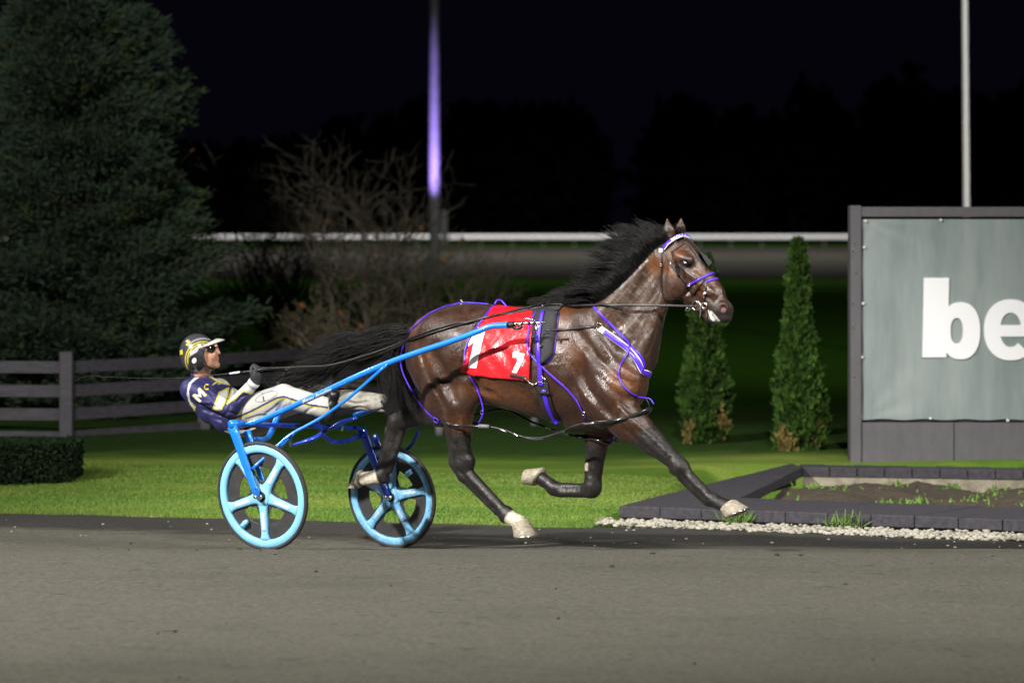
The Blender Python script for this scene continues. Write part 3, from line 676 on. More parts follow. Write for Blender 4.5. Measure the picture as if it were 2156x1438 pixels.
# pale gravel strip in front of the planter, and some pebbles on the soil
def pebble(B, c, r, rng):
    u = rng.normal(size=(12, 3)); ico = [(0, .53, .85), (0, -.53, .85), (0, .53, -.85), (0, -.53, -.85), (.53, .85, 0), (-.53, .85, 0), (.53, -.85, 0), (-.53, -.85, 0), (.85, 0, .53), (-.85, 0, .53), (.85, 0, -.53), (-.85, 0, -.53)]
    fs = [(0, 1, 8), (0, 9, 1), (2, 10, 3), (2, 3, 11), (4, 0, 8), (4, 5, 0), (4, 2, 5), (6, 8, 1), (6, 1, 7), (6, 7, 3), (8, 10, 4), (8, 6, 10), (9, 0, 5), (9, 7, 1), (11, 5, 2), (11, 3, 7), (10, 2, 4), (10, 6, 3), (9, 5, 11), (9, 11, 7)]
    sc = r*np.array([rng.uniform(.8, 1.5), rng.uniform(.7, 1.2), rng.uniform(.5, .8)]); B.add([c+np.array(p)*sc+u[i]*r*0.08 for i, p in enumerate(ico)], fs)
B = MB(); rng = np.random.default_rng(11); fr = OF1-OF0; fr /= np.linalg.norm(fr)
for k in range(2400):
    s = rng.uniform(-0.18, 7.0); q = OF0+fr*s; t = rng.uniform(0, 1)**0.8; y = q[1]-0.03-t*(0.26+0.05*s)
    pebble(B, np.array([q[0], y, -0.125+0.02*rng.uniform()+0.02*(1-t)]), rng.uniform(0.010, 0.025), rng)
tag(B.build('gravel', M['stone']), 'strip of pale rounded gravel between the track and the planting bed', 'gravel', kind='stuff')
B = MB()
for k in range(110):
    s = rng.uniform(-7, 6.4); e = float(edge_y(s)); y = e-rng.uniform(0.05, 1.9); pebble(B, np.array([s, y, float(track_z(0, y))+0.014]), rng.uniform(0.005, 0.011), rng)
tag(B.build('loose_stones', M['stone']), 'scattered pale pebbles lying on the dark edge of the track', 'pebbles', kind='stuff')
B = MB()
for k in range(90):
    s = rng.uniform(-7, 7); y = rng.uniform(-9, 3.2); pebble(B, np.array([s, y, float(track_z(0, y))+0.004]), rng.uniform(0.005, 0.016)*(1 if y > -3 else 0.8), rng)
for k in range(34):      # grit flung up behind the near hind hoof
    q = P(940+rng.normal(0, 26), 1078+rng.normal(0, 14), -.15+rng.normal(0, .08)); pebble(B, q, rng.uniform(.002, .007), rng)
tag(B.build('dirt_clods', M['track_edge']), 'small dark clods of dirt strewn over the track', 'dirt', kind='stuff')
# weeds in the bed
n = 0; Vs = []; Fs = []; b0 = 0
for k in range(46):
    s, t = rng.uniform(0, 0.62), rng.uniform(0.02, 0.98); p = (IF0*(1-s)+IF1*s)*(1-t)+(IB0*(1-s)+IB1*s)*t; m_ = int(rng.integers(14, 60)); q = rng.uniform(0.4, 1.0)
    P0 = np.array([p[0], p[1], -0.15])+rng.normal(0, 1, (m_, 3))*[0.08*q, 0.08*q, 0.015]; v, f = blades(P0, rng.normal(0, .6, (m_, 3))+[0, 0, 0.8], 0.085*q, 0.022, rng); Vs.append(v); Fs.append(f+b0); b0 += len(v)
for s in (0.30, 0.16):
    p = OF0+(OF1-OF0)*s+np.array([0, -0.04, -0.1]); P0 = p+rng.normal(0, 1, (60, 3))*[0.07, 0.01, 0.01]; v, f = blades(P0, rng.normal(0, .5, (60, 3))+[0, 0, 0.9], 0.11, 0.012, rng); Vs.append(v); Fs.append(f+b0); b0 += len(v)
M['weed'] = mat('weed_green', (0.11, 0.2, 0.03), 0.8)
tag(mkfast('weeds', np.concatenate(Vs), np.concatenate(Fs), M['weed'], smooth=False), 'small green weeds growing in the planting bed', 'weeds', kind='stuff')

# ------------------------------------------------------------------ signboard
M['frame'] = mat('charcoal_board_paint', (0.085, 0.08, 0.09), 0.7, noise=(12, 0.35, (0.13, 0.125, 0.135), (1, 1, .4)), bump=(40, 0.3, 0.004))
M['banner'] = mat('grey_green_vinyl', (0.17, 0.215, 0.21), 0.42, noise=(1.3, 0.9, (0.27, 0.305, 0.30), (2.6, 1, 0.45)), bump=(5, 0.25, 0.02, (1, 1, 0.5)))
sb = empty('signboard', 'large dark-framed signboard with grey-green banner and white lettering', 'signboard', loc=tuple(W(1790, 975, 30.6)))
sd = 30.6; S0 = W(1790, 975, sd); kx = sd/FPX; ux = np.array([1, -0.03, 0]); ux /= np.linalg.norm(ux); uy = np.array([-ux[1], ux[0], 0])*1.0
def sg(px, py, off=0.0): return ux*(px-1790)*kx+np.array([0, 0, (975-py)*kx])-uy*off   # sign-face frame in pixels
def sbox(x0, x1, y0, y1, f, b, name, mt, par=sb, bv=0.006):
    a = sg(x0, y0); c = (sg(x0, y0)+sg(x1, y1))/2; V, F = box(c-uy*(f-b)/2, ux*(x1-x0)*kx/2, uy*(f+b)/2, np.array([0, 0, (y1-y0)*kx/2])); o = mk(name, V, F, mt, par, False); bevel(o, bv); return o
XR = 2620
sbox(1790, 1813, 433, 975, 0.04, 0.30, 'frame_post', M['frame']); sbox(XR-23, XR, 433, 975, 0.04, 0.30, 'frame_post', M['frame'])
sbox(1813.4, XR-23.4, 436, 457, 0.035, 0.30, 'frame_beam', M['frame'])
for k in range(4): sbox(1814+k*194.5+(0 if k == 0 else -0), 1814+(k+1)*194.5-1.5 if k < 3 else XR-24, 889, 974, 0.022, 0.20, 'base_panel', M['frame'])
sbox(1813.5, XR-23.5, 457.5, 888, -0.03, 0.25, 'backing_board', M['frame'])
# banner with creases towards its ties
V = []; F = []; NB, NC = 90, 60; bx0, bx1, by0, by1 = 1815, XR-26, 462, 884
for i in range(NB):
    for j in range(NC):
        s, t = i/(NB-1), j/(NC-1); x = bx0+(bx1-bx0)*s; y = by0+(by1-by0)*t
        c = math.hypot((x-bx0)/90, (y-by0)/90); ang = math.atan2(y-by0, x-bx0+1); w = 0.008*math.sin(ang*14)*math.exp(-c)+0.006*math.sin(math.atan2(by1-y, x-bx0+1)*12)*math.exp(-math.hypot((x-bx0)/110, (y-by1)/80))
        sc = 2.0*math.sin(t*math.pi*4)**2*(1 if i == 0 else 0)+(2.5*math.sin(s*math.pi*9)**2 if j == NC-1 else 0)
        V.append(sg(x+(sc if i == 0 else 0), y-(sc if j == NC-1 else 0), 0.005+0.012*math.sin(s*3.1)*math.sin(t*3.1)+w+0.004*math.sin(s*40)*0.4))
        if i and j: a = i*NC+j; F.append((a-NC-1, a-NC, a, a-1))
ban = mk('banner', V, F, M['banner'], sb)
for px, py in ((1822, 466), (1819, 521), (1817, 639), (1815, 752), (1811, 876), (1958, 880), (2120, 884), (1980, 464)):
    V, F = tube([sg(px, py, 0.016), sg(px, py, 0.030)], 0.012, 12, 1); mk('grommet', V, F, M['white'], sb)
for px, py in ((1798, 515), (1796, 528), (1795, 640), (1802, 575), (1797, 792), (1796, 690)):
    V, F = tube([sg(px, py, 0.042), sg(px, py, 0.049)], 0.008, 8, 1); mk('bolt_head', V, F, M['steel'], sb)
# lettering 'be'
M['letter'] = mat('white_vinyl_letter', (0.8, 0.8, 0.82), 0.45)
def letter(parts, name='letter'):
    B = MB()
    for ip, (Vp, Fp) in enumerate(parts):
        n = len(Vp); B.add([sg(x, y, 0.030+.0015*ip) for x, y in Vp]+[sg(x, y, 0.0) for x, y in Vp], [f for f in Fp]+[tuple(i+n for i in f[::-1]) for f in Fp])
        # sides
        from collections import Counter
        E = Counter()
        for f in Fp:
            for i in range(len(f)): E[tuple(sorted((f[i], f[(i+1) % len(f)])))] += 1
        B.F += [(a+len(B.V)-2*n, b+len(B.V)-2*n, b+len(B.V)-n, a+len(B.V)-n) for (a, b), c in E.items() if c == 1]
    return B.build(name, M['letter'], sb, False)
def ringp(cx, cy, ax, ay, ix, iy, a0=0, a1=360, n=48, e=2.4, ioff=0):
    V = []; F = []
    for k in range(n+1):
        a = math.radians(a0+(a1-a0)*k/n); c, s = math.cos(a), math.sin(a); p = lambda r, q: (math.copysign(abs(c)**(2/e), c)*r, -math.copysign(abs(s)**(2/e), s)*q)
        o = p(ax, ay); i = p(ix, iy); V += [(cx+o[0], cy+o[1]), (cx+ioff+i[0], cy+i[1])]
        if k: F.append((2*k-2, 2*k-1, 2*k+1, 2*k))
    return V, F
stem = ([(1944, 585), (1997, 585), (1996, 640), (1991, 752), (1941, 752)], [(0, 4, 3, 2, 1)])
letter([stem, ringp(2021, 696, 41, 60, 13, 27, -180, 180, 48, 2.3, -8)])
letter([ringp(2126, 694, 56, 64, 22, 36, 0, 312, 48, 2.2), ([(2096, 684), (2182, 684), (2181, 708), (2096, 708)], [(0, 3, 2, 1)])])
# ================================================================== THE HORSE
PX = 1/327.0
Hf_ = Field((0.15, -0.40, 0.0), (3.15, 0.42, 2.20), 0.0085)
h = Hf_
def C(a, b, ra, rb, k=8, w=1.0, sub=False): h.cap(L(*a), L(*b), ra*PX, rb*PX, k*PX, w, sub)
def E(c, rs, rl, rz, k=8, sub=False, rot=0.0):
    """ellipsoid: radii in px along the body, sideways, up; rot tilts it nose-up in degrees"""
    a = math.radians(rot); R = [(math.cos(a), 0, math.sin(a)), (0, 1, 0), (-math.sin(a), 0, math.cos(a))]
    h.ell(L(*c), (rs*PX, rl*PX, rz*PX), k*PX, R, sub)
# trunk as a lofted section
def trunk():
    T = [(862, 705, 775, .04), (880, 678, 812, .12), (905, 656, 838, .19), (940, 644, 852, .24), (985, 638, 848, .265), (1040, 645, 853, .27), (1090, 652, 866, .285), (1140, 651, 880, .29), (1185, 642, 889, .275), (1230, 640, 893, .245), (1275, 655, 892, .205), (1315, 690, 880, .16), (1340, 730, 858, .10), (1356, 775, 830, .03)]
    S = np.array([L(t[0], (t[1]+t[2])/2)[0] for t in T]); top = np.array([L(t[0], t[1])[2] for t in T]); bot = np.array([L(t[0], t[2])[2] for t in T]); wd = np.array([t[3] for t in T])
    s = h.lo[0]+h.h*np.arange(h.n[0]); ok = (s > S[0]) & (s < S[-1])
    # smooth interpolation
    f = np.linspace(S[0], S[-1], 400); ker = np.hanning(41); ker /= ker.sum()
    def sm(v): q = np.interp(f, S, v); q2 = np.convolve(np.pad(q, 20, mode='edge'), ker, 'valid'); return np.interp(s, f, q2)
    tp_, bt, w_ = sm(top), sm(bot), np.maximum(sm(wd), 0.02); cz = (tp_*0.5+bt*0.5); az = np.maximum((tp_-bt)/2, 0.02)
    y = (h.lo[1]+h.h*np.arange(h.n[1]))[None, :, None]; z = (h.lo[2]+h.h*np.arange(h.n[2]))[None, None, :]
    zz = (z-cz[:, None, None])/az[:, None, None]; yy = y/(w_[:, None, None]*(1-0.16*np.clip(zz, 0, 1)))
    e = (np.abs(zz)**2.25+np.abs(yy)**2.25)**(1/2.25); d = (e-1)*np.minimum(az, w_)[:, None, None]
    over = np.maximum(S[0]-s, s-S[-1])[:, None, None]; d = np.where(over > 0, np.sqrt(np.maximum(d, 0)**2+over**2), d)
    h.comb((slice(None),)*3, d.astype(np.float32), 0.0)
trunk()
for sd_ in (-1, 1):
    E((945, 722, .13*sd_), 78, 48, 66, 14, rot=-12)       # gluteals
    E((900, 745, .11*sd_), 40, 36, 78, 12, rot=8)
    E((1185, 690, .10*sd_), 42, 34, 42, 14)                # withers side
    E((1262, 740, .13*sd_), 50, 32, 95, 14, rot=30)        # shoulder
    E((1305, 800, .14*sd_), 50, 26, 54, 12, rot=10)        # point of shoulder
    E((1258, 828, .155*sd_), 50, 26, 48, 10, rot=-25)      # triceps
    E((1335, 805, .07*sd_), 30, 28, 50, 10)                # breast
C((1290, 868, .0), (1210, 885, 0), 42, 22, 16, 1.3)
# neck
C((1265, 748, 0), (1324, 655, 0), 97, 66, 26, 0.62); C((1324, 655, 0), (1358, 600, 0), 66, 55, 10, 0.62); C((1358, 600, 0), (1394, 556, 0), 55, 46, 10, 0.64)
C((1200, 670, 0), (1268, 648, 0), 27, 24, 20, 0.6)
C((1379, 642, 0), (1352, 752, 0), 24, 34, 14, 0.85)          # throat line
for s_ in (-1, 1):
    C((1400, 622, -.055*s_), (1345, 760, -.075*s_), 13, 19, 12)   # brachiocephalic muscle
    C((1352, 570, -.06*s_), (1270, 660, -.12*s_), 16, 22, 14)
# near hind leg (reaching forward)
E((935, 800, -.15), 52, 30, 92, 12, rot=-14)
C((930, 770, -.13), (958, 842, -.15), 62, 44, 12, 0.72); C((975, 800, -.16), (978, 838, -.165), 38, 30, 12, 0.7)
C((960, 835, -.15), (966, 905, -.14), 43, 29, 12, 0.8); C((966, 905, -.14), (974, 968, -.13), 27, 21, 8, 0.85)
C((948, 900, -.14), (955, 972, -.13), 9, 9, 8); C((958, 968, -.13), (975, 1000, -.13), 13, 15, 6, .8); E((980, 972, -.13), 23, 17, 23, 6)
C((955, 978, -.13), (960, 984, -.13), 9, 9, 6)
C((984, 998, -.13), (1056, 1072, -.13), 15.5, 12.5, 6, .8); C((972, 1006, -.13), (1048, 1080, -.13), 7, 7, 4, .8)
E((1066, 1082, -.13), 18, 14, 18, 6); C((1068, 1086, -.13), (1094, 1100, -.13), 14, 16, 5, .9); E((1060, 1091, -.13), 9, 9, 9, 5)
# far hind leg (trailing)
C((935, 800, .14), (930, 850, .15), 62, 50, 12, 0.75); C((925, 848, .15), (868, 872, .15), 44, 29, 10, 0.8); C((868, 872, .15), (838, 888, .15), 27, 22, 8, 0.8)
C((860, 850, .15), (826, 872, .15), 9, 9, 8); E((834, 888, .15), 20, 16, 24, 6)
C((832, 895, .15), (805, 985, .15), 17, 14, 6, .8); C((846, 910, .15), (820, 990, .15), 8, 8, 5, .8); E((800, 1000, .15), 19, 15, 18, 6)
C((798, 1004, .15), (768, 1008, .15), 15, 15, 5, .9); E((808, 1010, .15), 10, 9, 9, 5)
# near fore leg (reaching forward)
C((1278, 842, -.15), (1322, 888, -.15), 50, 37, 12, 0.66); C((1322, 888, -.15), (1372, 930, -.14), 37, 25, 10, 0.75); C((1372, 930, -.14), (1422, 972, -.13), 24, 18, 8, .85)
C((1352, 888, -.14), (1404, 948, -.135), 15, 10, 8); E((1432, 983, -.13), 23, 17, 20, 6, rot=-42); E((1420, 990, -.13), 10, 12, 10, 5)
C((1442, 996, -.13), (1488, 1042, -.13), 14.5, 12.5, 6, .8); C((1432, 1006, -.13), (1480, 1052, -.13), 7, 7, 4, .8)
E((1496, 1050, -.13), 18, 14, 16, 5); C((1500, 1052, -.13), (1530, 1066, -.13), 13, 15, 5, .9); E((1489, 1058, -.13), 9, 8, 7, 4)
# far fore leg (folded)
C((1283, 850, .12), (1262, 905, .12), 46, 33, 12, 0.7); C((1262, 905, .12), (1250, 985, .12), 29, 19, 8, .8); C((1250, 985, .12), (1248, 1022, .12), 19, 19, 6, .85); E((1247, 1028, .12), 20, 17, 21, 6)
C((1236, 1034, .12), (1176, 1034, .12), 14, 12.5, 6, .8); C((1228, 1024, .12), (1180, 1022, .12), 6.5, 6.5, 4, .8); E((1166, 1028, .12), 17, 14, 16, 5)
C((1164, 1024, .12), (1140, 1008, .12), 13, 15, 5, .9); E((1160, 1014, .12), 8, 8, 7, 4)
# head
h.v.shape
C((1414, 548, 0), (1434, 556, 0), 44, 43, 12, 0.66); C((1434, 548, 0), (1500, 622, 0), 34, 24, 10, 0.80); C((1500, 622, 0), (1518, 652, 0), 23, 22, 6, 0.95)
C((1440, 520, 0), (1512, 612, 0), 16, 10, 10, 0.95)                                                   # bridge of the nose
E((1522, 652, 0), 22, 19, 19, 6); E((1524, 668, 0), 17, 16, 12, 5); E((1500, 672, 0), 14, 13, 9, 4)            # muzzle, upper and lower lip
C((1430, 606, 0), (1492, 660, 0), 22, 12, 8, 0.85)
for s_ in (-1, 1):
    E((1420, 592, .062*s_), 32, 14, 42, 6, rot=-18)      # cheek
    C((1430, 540, .075*s_), (1452, 548, .085*s_), 11, 9, 6)  # brow
    C((1448, 575, .07*s_), (1490, 615, .05*s_), 6, 4, 5)    # facial crest
    E((1522, 648, .050*s_), 13, 7, 12, 4)                # nostril rim
    E((1523, 650, .068*s_), 7.5, 8, 8.5, 3, sub=True)
    E((1443, 554, .104*s_), 7.5, 6, 5.5, 3, sub=True)
C((1511, 677, -.07), (1484, 662, -.07), 2.2, 1.8, 2, sub=True)   # mouth line
# ears
def ear(bx, by, tx, ty, l, w=1):
    C((bx, by, l), ((bx+tx)/2, (by*0.55+ty*0.45), l*1.15), 12*w, 13*w, 4, 0.5); C(((bx+tx)/2, (by*0.55+ty*0.45), l*1.15), (tx, ty, l), 12.5*w, 1.5, 3, 0.6)
    C(((bx+tx)/2+2, by*0.65+ty*0.35, l*1.15-0.028), ((bx*.3+tx*.7)+2, by*0.3+ty*0.7, l*1.1-0.022), 8*w, 2, 2, 0.8, sub=True)
ear(1412, 512, 1404, 457, -.055); ear(1432, 500, 1434, 457, .055, .85)
# muscle grooves on the near and far side
def groove(pts, r, k=6, bulge=False):
    for s_ in (1, -1):
        for i in range(len(pts)-1):
            a, b = pts[i], pts[i+1]; C((a[0], a[1], -abs(a[2])*s_) if s_ == 1 else (a[0]+0, a[1], abs(a[2])), (b[0], b[1], -abs(b[2])*s_) if s_ == 1 else (b[0], b[1], abs(b[2])), r, r, k, sub=not bulge)
Hv0 = h.v.copy()
V0, F0 = h.mesh(1); W0 = l2w(V0); T0 = BVHTree.FromPolygons([tuple(v) for v in W0], [tuple(f) for f in F0])
def surf(px, py, off):      # local point on the near surface at a pixel, pushed out (+) or in (-)
    r = hit(T0, px, py, 0.0)
    if r is None: return None
    return w2l(r[0]+r[1]*off)
def sline(pts, r, depth, k=5, sub=True, mirror=False, r2=None):
    q = catmull([np.array([x, y, 0.0]) for x, y in pts], 4); S = [surf(a[0], a[1], depth*PX) for a in q]; S = [s for s in S if s is not None]; n = len(S)-1
    for i in range(n):
        ra = r+((r2 or r)-r)*i/max(n, 1)
        h.cap(S[i], S[i+1], ra*PX, ra*PX, k*PX, sub=sub)
        if mirror: 
            a = S[i]*[1, -1, 1]; b = S[i+1]*[1, -1, 1]; h.cap(a, b, ra*PX, ra*PX, k*PX, sub=sub)
# grooves (sub) and ridges (add)
sline([(1218, 700), (1255, 760), (1290, 800), (1330, 815)], 7, 4.5, 12)
sline([(1262, 690), (1300, 740), (1340, 778)], 8, 4.5, 12)
sline([(1215, 770), (1235, 815), (1262, 850), (1285, 875)], 6, 3.6, 11)
sline([(1205, 800), (1225, 850), (1250, 880)], 4, 2.5, 6)
sline([(1290, 830), (1310, 855), (1330, 868)], 4, 2, 6)
sline([(1235, 745), (1262, 800), (1292, 840)], 9, -7, 14, sub=False)
sline([(1262, 775), (1290, 805), (1318, 822)], 8, -6, 12, sub=False)
sline([(990, 690), (985, 740), (980, 790)], 8, 5, 14)
sline([(1000, 800), (1008, 820), (1040, 832)], 6, 2, 10)
sline([(885, 740), (900, 790), (925, 835), (940, 870)], 4.5, 2.5, 8)
sline([(912, 745), (935, 790), (955, 840)], 7, 5, 14)
sline([(1398, 640), (1385, 690), (1362, 745)], 4, 2.5, 6)
sline([(1375, 560), (1355, 600), (1330, 655), (1290, 700)], 9, 6, 14)
sline([(1402, 560), (1398, 600), (1396, 632)], 3.5, 2, 5)
sline([(1418, 628), (1442, 640), (1462, 645)], 3, 2, 5)
sline([(1452, 590), (1475, 612), (1500, 635)], 4, 2.4, 6)
sline([(1462, 575), (1482, 596), (1505, 622)], 3.5, -1.4, 6, sub=False)
# leg tendons and veins (near side)
for pts, r, d, s_ in (([(966, 990), (1000, 1030), (1050, 1082)], 3, 2, True), ([(1428, 992), (1455, 1022), (1486, 1052)], 3, 2, True), ([(1312, 900), (1350, 935), (1400, 972)], 3, 2, True), ([(1330, 885), (1370, 918), (1410, 958)], 2.6, -.5, False),
                      ([(955, 915), (962, 950), (966, 975)], 3, 2, True), ([(972, 880), (975, 920), (985, 950)], 2.4, -.5, False), ([(1240, 960), (1242, 1000)], 3, 2, True), ([(1300, 850), (1325, 880), (1335, 905)], 2.4, -.6, False),
                      ([(820, 920), (812, 960), (803, 985)], 3, 2, True), ([(1180, 1030), (1220, 1030)], 3, 2, True), ([(1278, 795), (1300, 835), (1302, 868)], 2.2, -.5, False), ([(1070, 700), (1100, 780), (1130, 840)], 2.2, -.5, False),
                      ([(935, 880), (950, 900), (960, 930)], 2.4, -.6, False), ([(1470, 600), (1458, 618), (1440, 628)], 1.8, -.4, False), ([(1480, 590), (1476, 606), (1492, 622)], 1.6, -.4, False)):
    sline(pts, r, d, 5, sub=s_, mirror=False)
HV, HF = h.mesh(2); HW = l2w(HV); HN = normals(HW, HF); HP = w2px(HW)
# coat colours: bay body, black points, white socks, lather and painted sheen on the neck
brown = np.array([0.040, 0.0160, 0.0082]); black = np.array([0.014, 0.0115, 0.0105]); tan = np.array([0.15, 0.052, 0.015]); white = np.array([0.62, 0.55, 0.43])
n3 = lambda p, f, s=0: (np.sin(p[:, 0]*f+s)*np.sin(p[:, 1]*f*1.3+s*2)*np.sin(p[:, 2]*f*0.9+s*3)+0.6*np.sin(p[:, 0]*f*2.3+s+2)*np.sin(p[:, 2]*f*2.1+s))
col = np.tile(brown, (len(HV), 1))
def mixc(c, w): 
    global col
    w = np.clip(w, 0, 1)[:, None]; col = col*(1-w)+np.array(c)*w
s_, l_, z_ = HV.T; nz = n3(HV, 9)*0.5
mixc(brown*0.55, sstep(0.0, 0.9, z_-1.35+nz*0.15)*(s_ < 2.05))               # darker back
mixc(tan, sstep(0.15, 0.9, n3(HV, 5, 1.3))*0.55*sstep(0.95, 1.1, z_))
# flank and elbow tan
def patch(px, py, l, r, c, a=1.0, soft=0.5): 
    q = L(px, py, l); d = np.linalg.norm(HV-q, axis=1)/(r*PX); mixc(c, a*(1-sstep(1-soft, 1+soft, d)))
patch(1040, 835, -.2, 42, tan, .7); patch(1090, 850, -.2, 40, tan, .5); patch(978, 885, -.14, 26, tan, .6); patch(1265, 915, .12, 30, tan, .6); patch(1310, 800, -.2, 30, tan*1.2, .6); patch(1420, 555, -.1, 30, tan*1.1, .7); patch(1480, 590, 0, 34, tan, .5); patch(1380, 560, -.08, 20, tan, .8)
def seg(a, b, ra, rb, c, soft=0.25, amt=1.0):
    A, B = L(*a), L(*b); ab = B-A; t = np.clip(((HV-A) @ ab)/(ab @ ab), 0, 1); d = np.linalg.norm(HV-A-t[:, None]*ab, axis=1)/((ra+(rb-ra)*t)*PX); mixc(c, amt*(1-sstep(1, 1+soft, d+nz*0.05)))
seg((968, 945, -.13), (974, 972, -.13), 36, 36, black, .5); seg((974, 985, -.13), (1070, 1088, -.13), 34, 34, black)
seg((880, 872, .15), (830, 885, .15), 45, 36, black, .6); seg((832, 890, .15), (800, 1004, .15), 34, 32, black)
seg((1378, 935, -.14), (1440, 990, -.13), 30, 34, black, .7); seg((1436, 986, -.13), (1540, 1072, -.13), 34, 34, black)
seg((1252, 965, .12), (1247, 1030, .12), 30, 36, black, .7); seg((1247, 1032, .12), (1140, 1008, .12), 34, 34, black)
for c_ in ((920, 872, .15, 45),): patch(*c_, black*2.2, .6)
seg((1084, 1096, -.13), (1110, 1106, -.13), 20, 26, white, .12); seg((787, 1006, .15), (752, 1008, .15), 22, 28, white, .12)
patch(1520, 660, 0, 30, black*1.6, .9, .35); patch(1500, 674, 0, 18, black*1.6, .8, .4); patch(1443, 555, -.1, 16, black*1.5, .8, .5); patch(1443, 555, .1, 16, black*1.5, .8, .5)
# ear insides dark
near = (HN @ LT) < 0.1
m_ = near & inpoly(HP, [(1393, 505), (1392, 470), (1398, 460), (1408, 480), (1409, 505)]); col[m_] = black*2.5
# pale scar on the far forearm, foam on lip, pink nostril
m_ = inpoly(HP, [(1231, 975), (1236, 972), (1239, 980), (1236, 993), (1231, 990)]) & (HV[:, 1] > 0) & ((HN @ LT) < .3); col[m_] = (0.5, 0.42, 0.3)
m_ = near & inpoly(HP, [(1490, 652), (1500, 656), (1516, 676), (1512, 682), (1502, 680), (1495, 668)]) & (n3(HV, 60) > -0.5); col[m_] = (0.75, 0.74, 0.7)
m_ = near & inpoly(HP, [(1518, 648), (1525, 646), (1527, 652), (1520, 654)]); col[m_] = (0.32, 0.07, 0.07)
# ragged white sweat foam on the neck, plus the lamps' grey sheen as colour
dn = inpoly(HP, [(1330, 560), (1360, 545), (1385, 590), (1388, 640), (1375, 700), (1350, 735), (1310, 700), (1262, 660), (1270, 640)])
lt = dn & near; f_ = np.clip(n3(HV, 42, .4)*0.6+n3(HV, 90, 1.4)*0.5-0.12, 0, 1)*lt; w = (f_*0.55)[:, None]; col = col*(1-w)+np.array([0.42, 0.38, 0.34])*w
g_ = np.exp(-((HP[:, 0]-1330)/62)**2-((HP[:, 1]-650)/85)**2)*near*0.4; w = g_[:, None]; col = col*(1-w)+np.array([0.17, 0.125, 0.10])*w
M['coat'] = mat('wet_bay_coat', brown, 0.42, spec=0.5, attr='col', noise=(45, 0.35, None, (1, 1, 1)), sheen=0.03)
def coat_surface(m):
    nt = m.node_tree; b = nt.nodes['Principled BSDF']; tc = nt.nodes.new('ShaderNodeTexCoord')
    def nz(sc, det, st=(1, 1, 1)):
        mp = nt.nodes.new('ShaderNodeMapping'); mp.inputs['Scale'].default_value = st; nt.links.new(tc.outputs['Object'], mp.inputs['Vector']); n = nt.nodes.new('ShaderNodeTexNoise'); n.inputs['Scale'].default_value = sc; n.inputs['Detail'].default_value = det; nt.links.new(mp.outputs[0], n.inputs['Vector']); return n.outputs[0]
    r = nt.nodes.new('ShaderNodeMapRange'); r.inputs[1].default_value = .38; r.inputs[2].default_value = .64; r.inputs[3].default_value = .27; r.inputs[4].default_value = .54
    nt.links.new(nz(11, 6), r.inputs[0]); at = [n for n in nt.nodes if n.type == 'ATTRIBUTE'][0]; ma = nt.nodes.new('ShaderNodeMath'); ma.operation = 'MULTIPLY_ADD'; ma.inputs[1].default_value = -.07; ma.inputs[2].default_value = .07; nt.links.new(at.outputs['Alpha'], ma.inputs[0]); ad = nt.nodes.new('ShaderNodeMath'); nt.links.new(r.outputs[0], ad.inputs[0]); nt.links.new(ma.outputs[0], ad.inputs[1]); nt.links.new(ad.outputs[0], b.inputs['Roughness'])
    b1 = nt.nodes.new('ShaderNodeBump'); b1.inputs['Strength'].default_value = .45; b1.inputs['Distance'].default_value = .014; nt.links.new(nz(17, 6, (1, 1, .7)), b1.inputs['Height'])
    b2 = nt.nodes.new('ShaderNodeBump'); b2.inputs['Strength'].default_value = .9; b2.inputs['Distance'].default_value = .0035; nt.links.new(nz(120, 3, (1, 1, .35)), b2.inputs['Height']); nt.links.new(b1.outputs[0], b2.inputs['Normal']); nt.links.new(b2.outputs[0], b.inputs['Normal'])
coat_surface(M['coat'])
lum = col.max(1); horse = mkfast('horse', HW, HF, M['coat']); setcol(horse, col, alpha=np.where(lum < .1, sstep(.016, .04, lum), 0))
tag(horse, 'dark bay racehorse pacing flat out ahead of the blue race cart', 'horse')
HT = bvh(horse)
# eyes
M['eye'] = mat('dark_wet_eye', (0.012, 0.008, 0.006), 0.08, coat=1.0)
for s2 in (-1, 1):
    c = l2w(L(1443, 554.5, .099*s2)); B = bmesh.new(); bmesh.ops.create_uvsphere(B, u_segments=20, v_segments=14, radius=0.019)
    me = bpy.data.meshes.new('eye'); B.to_mesh(me); B.free(); me.polygons.foreach_set('use_smooth', [True]*len(me.polygons)); me.materials.append(M['eye']); e = bpy.data.objects.new('eye', me); COL.objects.link(e); e.location = c; e.parent = horse
# hooves
def hoof(cA, cB, sA, sB, l):
    cA, cB, sA, sB = [L(p[0], p[1], l) for p in (cA, cB, sA, sB)]; V = []; F = []; n = 24
    rings = [(-0.12, 0.86), (0, 1.0), (0.06, 1.03), (0.35, 1.0), (0.7, 1.0), (0.97, 1.0), (1.0, 0.97), (0.97, .80)]
    for t, q in rings:
        A = cA+(sA-cA)*t; B_ = cB+(sB-cB)*t; c = (A+B_)/2; u = (B_-A)/2*q; r = np.linalg.norm(u)*(0.92 if t > -1 else 1)
        for k in range(n): a = 2*math.pi*k/n; V.append(c+u*math.cos(a)+np.array([0, r*math.sin(a), 0]))
    for i in range(len(rings)-1):
        for k in range(n): F.append((i*n+k, i*n+(k+1) % n, (i+1)*n+(k+1) % n, (i+1)*n+k))
    F.append(tuple((len(rings)-1)*n+k for k in range(n))); F.append(tuple(range(n-1, -1, -1)))
    o = mk('hoof', l2w(np.array(V)), F, M['hoof'], horse); return o
hoof((1081, 1106), (1111, 1095), (1085, 1130), (1131, 1127), -.13)
hoof((757, 1027), (758, 990), (752, 1029), (731, 1025), .15)
hoof((1519, 1074), (1547, 1052), (1530, 1091), (1576, 1069), -.13)
hoof((1126, 1022), (1143, 984), (1103, 1019), (1107, 988), .12)
